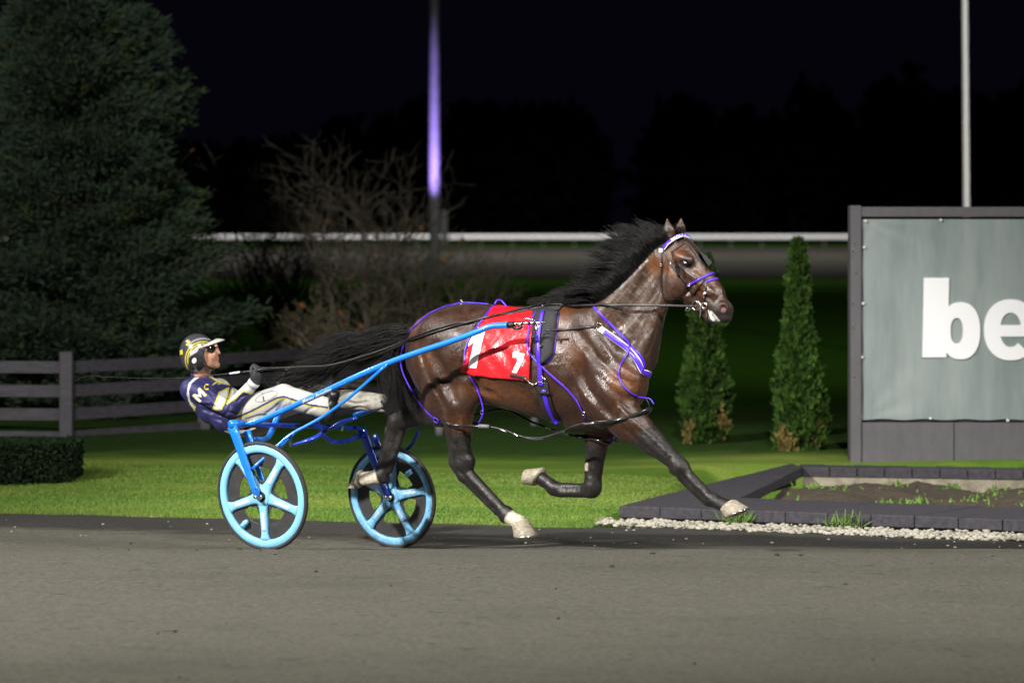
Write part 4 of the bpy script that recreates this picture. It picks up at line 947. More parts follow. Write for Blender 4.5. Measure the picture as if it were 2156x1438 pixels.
# shoes
for a, b, l in (((1085, 1131), (1131, 1128), -.13), ((1530, 1092), (1576, 1070), -.13)):
    pa, pb = L(*a, l), L(*b, l); c = (pa+pb)/2; u = (pb-pa)/2; r = np.linalg.norm(u)*.9; pts = [l2w(c+u*math.cos(t)*.93+np.array([0, r*.93*math.sin(t), 0])) for t in np.linspace(-2.5, 2.5, 14)]
    V, F = tube(pts, 0.007, 6, 1); mk('horseshoe', V, F, M['steel'], horse)

# ---- hair
def strands(roots, ctrl_fn, nseg, rad, rng, name, parent, mt=None):
    Vs = []; Fs = []; b = 0
    for r in roots:
        C_ = ctrl_fn(r); P_ = catmull(C_, max(2, nseg//(len(C_)-1))); m = len(P_); T = np.gradient(P_, axis=0); T /= np.linalg.norm(T, axis=1)[:, None]+1e-9
        u = np.cross(T, rng.normal(size=3)); u /= np.linalg.norm(u, axis=1)[:, None]+1e-9; v = np.cross(T, u); R = (rad*rng.uniform(.7, 1.4)*np.linspace(1, 0.15, m)**0.6)[:, None]
        ring = np.stack([P_+u*R, P_-u*R*.5+v*R*.87, P_-u*R*.5-v*R*.87], 1).reshape(-1, 3); Vs.append(ring)
        i = np.arange(m-1)*3+b
        for k in range(3): Fs.append(np.stack([i+k, i+(k+1) % 3, i+3+(k+1) % 3, i+3+k], 1))
        b += len(ring)
    return mkfast(name, np.concatenate(Vs), np.concatenate(Fs), mt or M['hair'], parent)
rng = np.random.default_rng(8)
crest = catmull([L(*p, 0) for p in ((1406, 502), (1390, 508), (1367, 523), (1346, 545), (1326, 569), (1302, 594), (1272, 618), (1232, 637), (1185, 647), (1155, 651))], 8)
def crest_at(t): i = np.clip(t, 0, .999)*(len(crest)-1); return crest[int(i)]*(1-i % 1)+crest[min(int(i)+1, len(crest)-1)]*(i % 1)
def mane(r):
    t, side, k, tk = r; p = crest_at(t)+np.array([rng.normal(0, .008), side*0.018+rng.normal(0, .006), -0.012]); pc = crest_at(tk)+np.array([0, side*.018, 0])
    if side < 0 and t < .8:        # hair rooted down the near face of the crest
        m1 = w2px(l2w(crest_at(t))); tb = t*1.18*(len(LOW)-1); m2 = LOW[min(int(tb), len(LOW)-1)]; u_ = rng.uniform(0.05, 1); q = hq(HT, m1[0]*(1-u_)+m2[0]*u_+rng.normal(0, 1.5), (m1[1]+5)*(1-u_)+m2[1]*u_, .002, 0); p = w2l(q); pc = pc+np.array([0, -.035, .0])
    lock = np.sin(np.array([k*1.7, k*2.9+1, k*4.1+2, k*6.3]))                      # shared by every hair of a lock
    ln = np.interp(tk, [0, .12, .25, .4, .6, .8, 1], [.11, .20, .26, .25, .24, .21, .16])*(0.85+0.38*lock[0])
    up = np.interp(tk, [0, .15, .3, .5, .75, 1], [.35, 0.62, 0.60, 0.36, 0.16, 0.04])+0.40*lock[1]
    d = np.array([-1, side*.20+lock[2]*.25, up]); d /= np.linalg.norm(d); pn = np.array([up, 0, 1.0]); pn /= np.linalg.norm(pn); f = rng.uniform(.5, 1.0)+(rng.uniform(0, .35) if rng.uniform() < .08 else 0); w = rng.normal(0, 1, 3)
    c1 = pc+d*ln*.33+pn*(.030+.012*lock[3]); c2 = pc+d*ln*.68+pn*(.022*lock[2]+.012); c3 = pc+d*ln+pn*(-.045+.05*lock[3]); s1, s2, s3 = [np.array([.016, .012, .010])*q for q in (1.0, 1.0, 1.3)]
    q1 = p+(c1-pc)*1.0*f**.3+w*s1*.6+(np.array([0, -.022, .008]) if side < 0 else 0); q2 = (p+(c2-pc))*.35+c2*.65+w*s2; q3 = (p+(c3-pc))*.12+c3*.88+w*s3+rng.normal(0, .006, 3)
    q2 = q1+(q2-q1)*f; q3 = q2+(q3-q2)*f
    return [l2w(x) for x in (p, q1, q2, q3)]
LOW = catmull([np.array([*q, 0.0]) for q in ((1397, 512), (1376, 528), (1354, 552), (1333, 575), (1314, 594), (1288, 618), (1262, 636), (1240, 641))], 10)[:, :2]
roots = []
for k in range(44):
    for s2 in (-1, 0, 1):
        tk = min(.995, max(0, (k+.5)/44+rng.normal(0, .008))); roots += [(min(.999, max(0, tk+rng.normal(0, .016))), s2, k+70*(s2 > 0)+31*(s2 == 0), tk) for _ in range(46 if s2 >= 0 else 74)]
strands(roots, mane, 14, 0.0019, rng, 'mane', horse)
# forelock
def fore(r):
    p = L(1424, 500, 0)+rng.normal(0, .012, 3); return [l2w(x) for x in (p, p+[.03, rng.normal(0, .02), .03], p+[-.01+rng.normal(0, .03), rng.normal(0, .03), .05], p+[-.07+rng.normal(0, .03), rng.normal(0, .04), .03])]
strands(range(60), fore, 9, 0.0016, rng, 'forelock', horse)
# dark base under the mane so that no scalp shows
# tail
def tail(r):
    k = r % 46; kk = np.sin(np.array([k*1.3, k*2.7+1, k*3.9+2, k*5.1])); p = L(868, 702, 0)+rng.normal(0, 1, 3)*[.012, .018, .018]; w = rng.normal(0, 1, 3); f = rng.uniform(.6, 1.05)
    if k < 35:
        ln = (0.76+.26*kk[3]); e = np.array([-1.02*ln*(1+.06*kk[0]), kk[1]*.12*ln, -0.29*ln**1.4+kk[2]*.12*ln])
        c1 = np.array([-.15, kk[1]*.02, -.03+.035*kk[2]]); c2 = e*.45+np.array([-.04, 0, kk[3]*.035]); c3 = e*.75+np.array([0, 0, kk[0]*.04]); c4 = e+np.array([0, 0, kk[3]*.05])
        sd = np.array([.012, .012, .013])
    else:
        c1 = np.array([-.09, kk[1]*.03, -.06]); c2 = np.array([-.14+.03*kk[0], kk[1]*.05, -.22]); c3 = np.array([-.12+.06*kk[0], kk[1]*.07, -.36]); c4 = np.array([-.07+.10*kk[2], kk[1]*.09, -.50]); sd = np.array([.016, .014, .012])
    q1 = p+c1+w*sd*.9; q2 = q1+(p+c2-q1+w*sd*1.2)*f**.3; q3 = q2+(p+c3-q2+w*sd)*f**.6; q4 = q3+((p+c4-q3)+rng.normal(0, .009, 3)+w*sd*.5)*f
    return [l2w(x) for x in (p, q1, q2, q3, q4)]
strands(range(5600), tail, 16, 0.0015, rng, 'tail', horse)
V, F = tube([P(890, 690), P(868, 700), P(842, 712), P(812, 722)], [.045, .045, .035, .012], 12, 4); mk('tail_dock', V, F, M['hair'], horse)
# ================================================================== THE RACE CART
SU = emptyw('race_cart', 'bright blue two-wheeled race cart hitched behind the pacing horse', 'race cart', tuple(AX))
def frames(l, phase): pass
Z3 = np.array([0, 0, 1.0])
def revolve(c, u, v, ax, prof, n=72, close=True):
    """prof: (radius, offset along the axis) loop"""
    V = []; F = []; m = len(prof)
    for k in range(n):
        a = 2*math.pi*k/n; d = u*math.cos(a)+v*math.sin(a)
        for r, o in prof: V.append(c+d*r+ax*o)
        for j in range(m if close else m-1): F.append((k*m+j, k*m+(j+1) % m, ((k+1) % n)*m+(j+1) % m, ((k+1) % n)*m+j))
    return V, F
def spokeface(c, u, v, ax, ang, off, r0, r1, w0, w1, th, fil=1.0):
    d = u*math.cos(ang)+v*math.sin(ang); t = -u*math.sin(ang)+v*math.cos(ang); V = []; N_ = 12
    for i in range(N_+1):
        s = i/N_; r = r0+(r1-r0)*s; w = w0+(w1-w0)*s+fil*(0.022*max(0, (0.25-s)/.25)**2+0.018*max(0, (s-.8)/.2)**2); cr = .35
        for a, b in ((-1, -th), (-1, th*cr), (-.55, th), (.55, th), (1, th*cr), (1, -th)): V.append(c+d*r+t*w*a+ax*(off+b))
    F = [(6*i+k, 6*i+(k+1) % 6, 6*(i+1)+(k+1) % 6, 6*(i+1)+k) for i in range(N_) for k in range(6)]; F += [tuple(range(5, -1, -1)), tuple(6*N_+k for k in range(6))]; return V, F
def wheel(hubpx, l, phase, side, dirty, lab):
    c = P(hubpx[0], hubpx[1], l); roll = math.radians(6.5); ax = -(LT*math.cos(roll)+Z3*math.sin(roll)); u = HD.copy(); v = np.cross(ax, u)*-1
    if v[2] < 0: v = -v
    R = 0.357; ax = ax*1.0     # axis points at the camera side
    B = MB(); B.add(*revolve(c, u, v, ax, [(0.333, -.014), (0.335, 0.008), (0.331, .013), (0.305, .015), (0.287, .012), (0.2845, .005), (0.2845, -.014)]))
    for k in range(5):
        a = math.radians(phase+72*k); B.add(*spokeface(c, u, v, ax, a, .002, .035, .288, .031, .024, .011)); 
    B.add(*revolve(c, u, v, ax, [(0.0, -.02), (.062, -.02), (.066, .010), (.055, .018), (0.0, .018)], 40, False))
    # rounded webs between the spokes at the hub
    w = B.build('wheel', M['rim_dirty'] if dirty else M['rim'], SU); tag(w, lab)
    V, F = revolve(c, u, v, ax, [(R, 0), (R-.004, .011), (R-.015, .017), (.334, .012), (.334, -.012), (R-.015, -.017), (R-.004, -.011)]); mk('tyre', V, F, M['tyre'], w)
    # dark disc with five windows
    V = []; F = []; nr = 48; na = 360
    for i in range(nr+1):
        r = .03+(.287-.03)*i/nr
        for k in range(na): a = 2*math.pi*k/na; V.append(c+(u*math.cos(a)+v*math.sin(a))*r-ax*.010)
    for i in range(nr):
        rm = .03+(.287-.03)*(i+.5)/nr
        for k in range(na):
            d = ((k+.5)*360/na-phase-36) % 72; d = min(d, 72-d); lim = 21*min(1, max(0, (rm-.085)/.05))
            if .100 < rm < .188 and d < lim: continue
            F.append((i*na+k, i*na+(k+1) % na, (i+1)*na+(k+1) % na, (i+1)*na+k))
    dd = mk('disc_cover', V, F, M['disc'], w); so = dd.modifiers.new('solid', 'SOLIDIFY'); so.thickness = .003
    V, F = revolve(c, u, v, ax, [(0, -.04), (.017, -.04), (.019, .048), (.012, .052), (0, .052)], 24, False); mk('hub', V, F, M['steel'], w)
    V, F = revolve(c, u, v, ax, [(0.0, .019), (.034, .019), (.034, .024), (0.0, .024)], 28, False); mk('hub_plate', V, F, M['padblack'], w)
    for k in range(5):      # pale stickers on the spokes
        a = math.radians(phase+72*k); V, F = spokeface(c, u, v, ax, a, .010, .105, .215 if dirty else .225, .0150, .0130, .006, 0.0); mk('spoke_sticker', V, F, M['sticker2'] if dirty else M['sticker'], w)
    a = math.radians((phase-40) if not dirty else phase-38); d = u*math.cos(a)+v*math.sin(a); t = -u*math.sin(a)+v*math.cos(a)
    V, F = tube([c+d*.262+ax*.014, c+d*.225+t*.008+ax*.016, c+d*.205+t*.012+ax*.014], [.017, .019, .012], 12, 3); mk('valve_fairing', V, F, M['rim'], w)
    return c, u, v, ax
M['sticker'] = mat('white_spoke_sticker', (0.72, 0.80, 0.86), 0.4, noise=(30, 0.25, (0.3, 0.6, 0.9), (1, 1, 1)))
M['sticker2'] = mat('scuffed_spoke_sticker', (0.6, 0.66, 0.7), 0.5, noise=(26, 0.8, (0.1, 0.4, 0.8), (1, 1, 1)))
cn, U1, V1, A1 = wheel((553, 1044), -.74, -90, -1, False, 'near wheel, clean pale blue five-spoked')
cf, U2, V2, A2 = wheel((825, 1045), .74, 83, 1, True, 'far wheel, pale blue with mud spatter')
# fork plates each side of a wheel, hanging from the arch
def plate(name, a, b, wa, wb, thick, nrm, mt, n=8):
    a = np.array(a); b = np.array(b); d = b-a; d /= np.linalg.norm(d); t = np.cross(nrm, d); t /= np.linalg.norm(t); V = []; F = []
    for i in range(n+1):
        s = i/n; w = wa+(wb-wa)*s; p = a+(b-a)*s
        for x, y in ((-1, -.6), (-1, .6), (-.7, 1), (.7, 1), (1, .6), (1, -.6), (.7, -1), (-.7, -1)): V.append(p+t*w*x/2+nrm*thick*y/2)
        if i:
            for k in range(8): F.append((8*(i-1)+k, 8*(i-1)+(k+1) % 8, 8*i+(k+1) % 8, 8*i+k))
    F += [tuple(range(7, -1, -1)), tuple(8*n+k for k in range(8))]; return mk(name, V, F, mt, SU)
ftn = P(487, 900, -.74); ftf = P(765, 905, .74)
outer = plate('fork_plate', P(489, 897, -.79), cn-LT*.055+np.array([0, 0, -.004]), .068, .042, .022, LT, M['blue']); 
plate('fork_plate', P(520, 907, -.69), cn+LT*.045, .05, .03, .02, LT, M['blue'])
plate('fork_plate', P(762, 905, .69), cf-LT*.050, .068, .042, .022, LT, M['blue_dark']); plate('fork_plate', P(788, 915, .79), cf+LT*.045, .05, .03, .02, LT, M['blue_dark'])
for c, s in ((cn-LT*.07, 1), (cf-LT*.063, 1)):
    V, F = tube([c, c-LT*.014], .013, 14, 1); mk('axle_bolt', V, F, M['steel'], SU)
    V, F = tube([c+np.array([-.005, 0, .05])+LT*.003, c+np.array([-.005, 0, .05])-LT*.003], .004, 8, 1); mk('rivet', V, F, M['leather'], SU)
V, F = tube([P(489, 893, -.79)-LT*.012, P(489, 893, -.79)+LT*.10], .028, 18, 1); mk('fork_cap', V, F, M['blue'], SU)
# arch: cross tube
V, F = tube([P(489, 893, -.74), P(520, 893, -.60), P(640, 897, 0), P(735, 901, .55), P(765, 905, .74)], .016, 14, 4); mk('arch_tube', V, F, M['blue_dark'], SU)
V, F = tube([P(532, 925, -.60), P(560, 923, -.45), P(573, 905, -.28), P(583, 880, -.2), P(598, 857, -.19), P(618, 849, -.15)], [.016, .017, .02, .02, .017, .014], 12, 5); mk('seat_strut', V, F, M['blue'], SU)
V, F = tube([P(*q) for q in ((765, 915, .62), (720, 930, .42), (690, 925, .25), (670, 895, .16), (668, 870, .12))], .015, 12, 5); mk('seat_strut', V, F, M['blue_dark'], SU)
# main shafts
SH = [(518, 894, -.62), (560, 880, -.61), (673, 829, -.58), (770, 784, -.56), (847, 753, -.53), (960, 715, -.49), (1008, 697, -.47), (1034, 687, -.45), (1074, 684.5, -.44)]
shn = mk('shaft', *tube([P(*q) for q in SH], [.0185, .019, .0195, .0195, .019, .0185, .019, .019, .0185], 16, 5), M['blue'], SU); tag(shn, 'near shaft with white script lettering')
shf = mk('shaft', *(lambda t: (mirr(t[0])-LT*0+0, [f[::-1] for f in t[1]]))(tube([P(*q) for q in SH], .019, 12, 5)), M['blue'], SU)
# lift of the far side follows the banked track
BR = [(815, 767, -.55), (740, 833, -.57), (683, 875, -.59), (648, 895, -.62), (610, 916, -.66), (575, 947, -.72), (531, 987, -.80)]
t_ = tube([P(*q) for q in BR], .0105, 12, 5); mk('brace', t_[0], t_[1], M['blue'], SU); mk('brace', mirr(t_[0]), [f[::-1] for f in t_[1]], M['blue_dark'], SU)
t_ = tube([P(618, 912, -.655), P(606, 926, -.62), P(592, 940, -.55)], .011, 10, 4); mk('brace_stay', *t_, M['blue'], SU)
t_ = tube([P(882, 908, .70), P(868, 935, .72), P(845, 955, .76), P(829, 962, .77)], .012, 10, 4); mk('brace_stay', *t_, M['blue_dark'], SU)
# foot rests
for a, b, c in (((612, 938, -.2), (650, 927, -.16), (676, 915, -.10)), ((690, 905, .10), (722, 888, .14), (752, 880, .16))):
    t_ = tube([P(*a), P(*b), P(*c)], [.012, .028, .016], 12, 5, flat=(Z3, .6)); mk('foot_rest', *t_, M['blue_dark'], SU)
t_ = tube([P(612, 938, -.2), P(640, 930, 0), P(690, 905, .1)], .010, 8, 4); mk('foot_rest_tube', *t_, M['blue_dark'], SU)
t_ = tube([P(610, 915, -.55), P(612, 938, -.2)], .010, 8, 1); mk('foot_rest_tube', *t_, M['blue_dark'], SU)
t_ = tube([P(720, 905, .5), P(722, 888, .14)], .010, 8, 1); mk('foot_rest_tube', *t_, M['blue_dark'], SU)
for a in ((672, 860, -.3), (655, 862, -.22)):
    t_ = tube([P(a[0], a[1]-50, a[2]), P(a[0]+2, a[1]+45, a[2])], .006, 8, 1); 
# seat
V = []; F = []; n1, n2 = 20, 14
for i in range(n1):
    for j in range(n2):
        s, t = i/(n1-1), j/(n2-1); b = P(*(np.array((468, 893))*(1-s)+np.array((575, 916))*s), 0); b[2] = P(520, 893+26*math.sin(s*3.0)**.8-4*s, 0)[2]-0.012
        V.append(b+LT*(t-.5)*.30*(1-.3*(1-math.sin(s*3.14)))+Z3*.03*(2*t-1)**2)
        if i and j: a = i*n2+j; F.append((a-n2-1, a-n2, a, a-1))
o = mk('seat', V, F, mat('grey_seat_vinyl', (0.16, 0.155, 0.15), 0.35, noise=(20, .3, None)), SU); m = o.modifiers.new('solid', 'SOLIDIFY'); m.thickness = .03; bevel(o, .006)
# shaft tip hardware
mk('tip_sleeve', *tube([P(1070, 684.5, -.44), P(1082, 684, -.44)], .021, 14, 1), M['leather'], SU)
mk('tip_coil', *tube([P(1080, 688, -.44), P(1088, 692, -.435), P(1098, 688, -.43), P(1090, 683, -.43)], .010, 10, 4), M['leather'], SU)
mk('tip_rod', *tube([P(1074, 682.5, -.44), P(1110, 680.5, -.42), P(1147, 679, -.40)], .0075, 10, 3), M['steel'], SU)
mk('tip_rod', *tube([P(1100, 676, -.42), P(1108, 670, -.42), P(1126, 675, -.41)], .004, 8, 3), M['steel'], SU)
for a in (1088, 1099, 1112, 1124): mk('tip_ring', *tube([P(a, 681, -.43), P(a+3, 680.8, -.43)], .011, 12, 1), M['leather'], SU)
tr = mirr(tube([P(1074, 682.5, -.44), P(1110, 680.5, -.42), P(1147, 679, -.40)], .0075, 10, 3)[0]); mk('tip_rod', tr, [f[::-1] for f in tube([P(1074, 682.5, -.44), P(1110, 680.5, -.42), P(1147, 679, -.40)], .0075, 10, 3)[1]], M['steel'], SU)
# white script on the shaft and small marks
ST = bvh(shn)
def along(tree, txt, a, b, hgt, mt, parent, shear=.3, off=.0012, name='lettering', cpts=None):
    V, F = textmesh(txt, shear); x0, x1 = V[:, 0].min(), V[:, 0].max(); pts = catmull([np.array([*p, 0.0]) for p in (cpts or (a, b))], 8)[:, :2]
    sl = np.concatenate([[0], np.cumsum(np.linalg.norm(np.diff(pts, axis=0), axis=1))]); out = []
    for v in V:
        t = (v[0]-x0)/(x1-x0)*sl[-1]; x = np.interp(t, sl, pts[:, 0]); y = np.interp(t, sl, pts[:, 1]); t2 = min(t+1, sl[-1]); d = np.array([np.interp(t2, sl, pts[:, 0])-np.interp(t2-1, sl, pts[:, 0]), np.interp(t2, sl, pts[:, 1])-np.interp(t2-1, sl, pts[:, 1])]); d /= np.linalg.norm(d)+1e-9
        nn = np.array([d[1], -d[0]]); k = hgt/0.7; out.append((x+nn[0]*v[1]*k, y+nn[1]*v[1]*k))
    return decal(name, tree, out, F, mt, parent, off)
along(ST, 'Beau Jangles', (637, 849), (699, 821), 6.0, M['white'], SU, .4)
along(ST, '- . . - . . -', (706, 815.5), (727, 806), 2.2, M['white'], SU, 0)
along(ST, '. . - - . .', (586, 869), (605, 861), 2.0, M['white'], SU, 0)
# pale spider emblem on the fork
FT = bvh(outer); B = MB()
for pl_ in ([(498, 930), (503, 927), (506, 932), (505, 939), (500, 941), (496, 936)],):
    V, F = polyfill(pl_, 1); B.add([(x, y, 0) for x, y in V], F)
for leg in (((500, 929), (498, 920), (489, 915), (488, 907)), ((502, 929), (503, 921), (496, 912), (494, 906)), ((503, 930), (505, 925), (502, 918)), ((498, 932), (494, 929), (493, 922)), ((499, 940), (500, 948), (499, 951)), ((503, 939), (505, 947), (507, 950)), ((505, 936), (508, 941)), ((497, 937), (496, 943))):
    q = catmull([np.array([*p, 0.0]) for p in leg], 4)[:, :2]; d = np.gradient(q, axis=0); d /= np.linalg.norm(d, axis=1)[:, None]; nn = np.stack([-d[:, 1], d[:, 0]], 1)*np.linspace(1.0, .45, len(q))[:, None]
    V = [(*(q[i]+nn[i]*s), 0) for i in range(len(q)) for s in (-1, 1)]; B.add(V, [(2*i, 2*i+1, 2*i+3, 2*i+2) for i in range(len(q)-1)])
decal('spider_emblem', FT, [(v[0], v[1]) for v in B.V], B.F, M['white'], SU, .0015)

# ================================================================== THE TACK
def at_l(l): return lambda px, py: P(px, py, l)
# red number cloth
NUx, NUy = 40, 44
TLc, TRc, BRc, BLc = (1030, 656), (1124, 658), (1116, 800), (969, 783)
def cpx(s, t):
    x = (TLc[0]*(1-s)+TRc[0]*s)*(1-t)+(BLc[0]*(1-s)+BRc[0]*s)*t; y = (TLc[1]*(1-s)+TRc[1]*s)*(1-t)+(BLc[1]*(1-s)+BRc[1]*s)*t
    return x+(-6*math.sin(t*3.14) if s < .5 else 0)*(1-2*s), y+3*math.sin(s*3.14)*(t)
near = np.zeros((NUx, NUy, 3))
for i in range(NUx):
    for j in range(NUy):
        s, t = i/(NUx-1), j/(NUy-1); x, y = cpx(s, t)
        wr = .0035*math.sin(s*9+t*4)*math.sin(t*7)+.003*math.sin((s-t)*22)*t+.0045*math.sin(s*26+t*3)*max(0, t-.72)*2.4+.005*math.exp(-((s-.86-t*.1+.05*math.sin(t*9))/.05)**2)*t+.004*math.exp(-((s-.55+.3*t)/.06)**2)
        r = hit(HT, x, y, .012+wr+.006*t); near[i, j] = w2l(r[0] if r is not None else P(x, y, -.12))
for _ in range(3): near[:, 1:-1] = (near[:, :-2]+near[:, 2:]+2*near[:, 1:-1])/4
K = 14; full = np.zeros((NUx, 2*NUy+K, 3))
for i in range(NUx):
    a = near[i, 0]; b = a*[1, -1, 1]
    for k in range(K):
        q = (k+1)/(K+1); p = a*(1-q)+b*q; w0 = l2w(p+np.array([0, 0, .4])); r = HT.ray_cast(Vector(w0), Vector((0, 0, -1))); p = p.copy()
        if r[0] is not None: p[2] = max(p[2], r[0][2]+.012)
        full[i, NUy+k] = p
    full[i, :NUy] = near[i, ::-1]; full[i, NUy+K:] = near[i]*[1, -1, 1]
V = l2w(full.reshape(-1, 3)); m_ = full.shape[1]; ii, jj = np.meshgrid(np.arange(NUx-1), np.arange(m_-1), indexing='ij'); a = (ii*m_+jj).ravel()
M['red'] = mat('red_vinyl', (0.62, 0.012, 0.02), 0.33, bump=(17, 0.7, 0.014), coat=0.3)
nc = emptyw('number_cloth', 'glossy red number cloth with white 1 and 7 lying over the horse back', 'number cloth', tuple(P(1050, 700, 0)))
clo = mkfast('cloth', V, np.stack([a, a+1, a+m_+1, a+m_], 1), M['red'], nc); m = clo.modifiers.new('solid', 'SOLIDIFY'); m.thickness = .003; m.offset = -1
CT = bvh(clo, horse)
one = [(1003, 701), (1022, 699), (1003, 774), (987, 773), (997, 727), (985, 731), (988, 722), (996, 714)]
one = [(1004, 700), (1022, 699), (1004, 775), (987, 774), (998, 726), (990, 729), (989, 720)]
sev = [(1082, 742), (1106, 745), (1105, 752), (1090, 784), (1079.5, 783), (1094, 755), (1081, 753)]
def quadfill(q, n=10, m=10):
    q = np.array(q, float); V = [tuple((q[0]*(1-a/n)+q[1]*a/n)*(1-b/m)+(q[3]*(1-a/n)+q[2]*a/n)*b/m) for b in range(m+1) for a in range(n+1)]
    return V, [(b*(n+1)+a, b*(n+1)+a+1, (b+1)*(n+1)+a+1, (b+1)*(n+1)+a) for b in range(m) for a in range(n)]
def numeral(quads):
    B = MB()
    for q in quads: V, F = quadfill(q); B.add([(x, y, 0) for x, y in V], F)
    decal('numeral', CT, [(v[0], v[1]) for v in B.V], B.F, M['white'], nc, .0062)
numeral([[(1003, 700), (1022, 699), (1016, 722), (999, 722)], [(999, 722), (1016, 722), (1004, 775), (987, 774)], [(1003, 700), (999, 722), (985.5, 731), (988, 720)]])
numeral([[(1081, 742), (1106, 745), (1103.5, 755), (1080.5, 753)], [(1093, 754), (1103.5, 755), (1089.5, 785), (1078.5, 784)]])
strap('hem_strap', CT, [(1075, 789), (1095, 793), (1108, 796)], .022, M['padblack'], nc, .009)
# harness
hn = emptyw('harness', 'black and violet race harness of pad, girth and straps on the horse', 'harness', tuple(P(1150, 700, 0)))
PT = CT
pad = [(1122, 656), (1140, 654), (1160, 655), (1172, 657)]
V = []; F = []; NR = 26
for j in range(NR):
    t = j/(NR-1); y = 657+t*108; xl = 1121+ (2*t if t < .7 else 2*.7+(t-.7)*70*(t-.7)/.3*1.0); xr = 1177-14*t-(0 if t < .8 else 60*(t-.8)**2*8)
    for k in range(9):
        s = k/8; r = hit(HT, xl+(xr-xl)*s, y, .020*(1-(2*s-1)**4)+.006); V.append(r[0] if r else P(xl+(xr-xl)*s, y, -.1))
    if j:
        for k in range(8): a = j*9+k; F.append((a-9, a-8, a+1, a))
B = MB(); B.add(V, F); B.add(mirr(V), [f[::-1] for f in F]); top = [V[k] for k in range(9)]; mt_ = mirr(top); Vt = []
for q in range(7):
    for k in range(9):
        t = q/6; p = np.array(top[k])*(1-t)+mt_[k]*t; r = HT.ray_cast(Vector(p+[0, 0, .4]), Vector((0, 0, -1))); p = p.copy(); 
        if r[0] is not None: p[2] = max(p[2], r[0][2]+.02)
        Vt.append(p)
B.add(Vt, [(q*9+k, q*9+k+1, (q+1)*9+k+1, (q+1)*9+k) for q in range(6) for k in range(8)])
po = B.build('saddle_pad', M['padblack'], hn); m = po.modifiers.new('solid', 'SOLIDIFY'); m.thickness = .006
PD = bvh(horse, po, clo)
strap('pad_piping', PD, [(1176, 659), (1171, 700), (1166, 742), (1158, 757), (1146, 765)], .013, M['purple'], hn, .006, mirror=True)
strap('pad_piping', PD, [(1128, 658), (1117, 680), (1112, 710), (1114, 740), (1124, 756)], .010, M['purple'], hn, .006, mirror=True)
strap('girth_strap', PD, [(1146, 657), (1138, 690), (1134, 720), (1137, 760), (1139, 790), (1142, 812)], .030, M['purple'], hn, .016, .007, mirror=True)
strap('girth_keeper', PD, [(1131, 729), (1143, 730)], .018, M['leather'], hn, .016, .004)
gp = strap('girth_pad', PD, [(1141, 806), (1146, 830), (1155, 862), (1172, 890)], .085, M['padblack'], hn, .008, .012, mirror=True)
GP = bvh(horse, gp)
strap('girth_band', GP, [(1145, 820), (1150, 845), (1160, 872), (1173, 892)], .030, M['purple'], hn, .006, .005, mirror=True)
strap('girth_keeper', GP, [(1136, 826), (1160, 829)], .022, M['leather'], hn, .013, .004)
def buckle(px, py, w, hgt, l=None, tree=HT, off=.016, name='buckle', par=None, rot=0):
    r = hit(tree, px, py, off); c = r[0] if r else P(px, py, l or 0); u = HD*math.cos(rot)+Z3*math.sin(rot); v = Z3*math.cos(rot)-HD*math.sin(rot)
    pts = [c+u*w/2*sx+v*hgt/2*sy for sx, sy in ((-1, -1), (1, -1), (1, 1), (-1, 1), (-1, -1))]; V, F = tube(pts, .0028, 6, 2, False); return mk(name, V, F, M['steel'], par or hn)
for x, y, w, g in ((1132, 696, .024, .055), (1139, 797, .034, .034), (1130, 690, .02, .03), (1146, 800, .02, .03)): buckle(x, y, w, g, tree=PD, off=.018)
mk('tug_plate', *box(hq(PD, 1132, 697, .02), HD*.008, LT*.003, Z3*.03), M['steel'], hn)
mk('terret', *tube([hq(HT, 1138, 650, .02)+Z3*.0, P(1140, 643, -.08), P(1146, 646, -.08), P(1143, 652, -.08)], .004, 8, 5), M['steel'], hn)
mk('terret_bar', *tube([P(1110, 647, -.05), P(1128, 643, -.06), P(1146, 644, -.07)], .006, 8, 3), mat('brass', (.7, .55, .25), .3, 1.0), hn)
# forward strap, ring and breast collar
strap('collar_strap', PD, [(1150, 696), (1175, 695), (1205, 693), (1232, 690), (1256, 688)], .014, M['leather'], hn, .008, mirror=True)
r_ = hit(HT, 1262, 688, .012); loop('collar_ring', r_[0], HD*.022, Z3*.022, .003, M['steel'], hn, 20, 6)
cpath = [(1263, 692), (1285, 707), (1308, 724), (1330, 743), (1345, 763), (1350, 786)]
C_, N_ = surfpath(HT, cpath, .006, 5, None); zl = C_[-1][2]
for q_, l_ in enumerate(np.linspace(float(w2l(C_[-1])[1])+.04, .14, 9)):
    o_p = l2w(np.array([2.6, l_, zl-.004*q_])); r = HT.ray_cast(Vector(o_p), Vector(-HD))
    if r[0] is not None: C_ = np.vstack([C_, np.array(r[0])+np.array(r[1])*.006]); N_ = np.vstack([N_, np.array(r[1])])
for _ in range(3): C_[1:-1] = (C_[:-2]+2*C_[1:-1]+C_[2:])/4
mk('breast_collar', *ribbon(C_, N_, .040, .006), M['white'], hn); mk('collar_facing', *ribbon((C_+N_*.005-Z3*.003)[2:], N_[2:], .031, .005), M['purple'], hn); BC = bvh(horse, bpy.data.objects['breast_collar'])
strap('collar_facing', BC, [(1349, 782), (1356, 772), (1354, 758), (1343, 742), (1326, 728)], .014, M['purple'], hn, .004, .004)
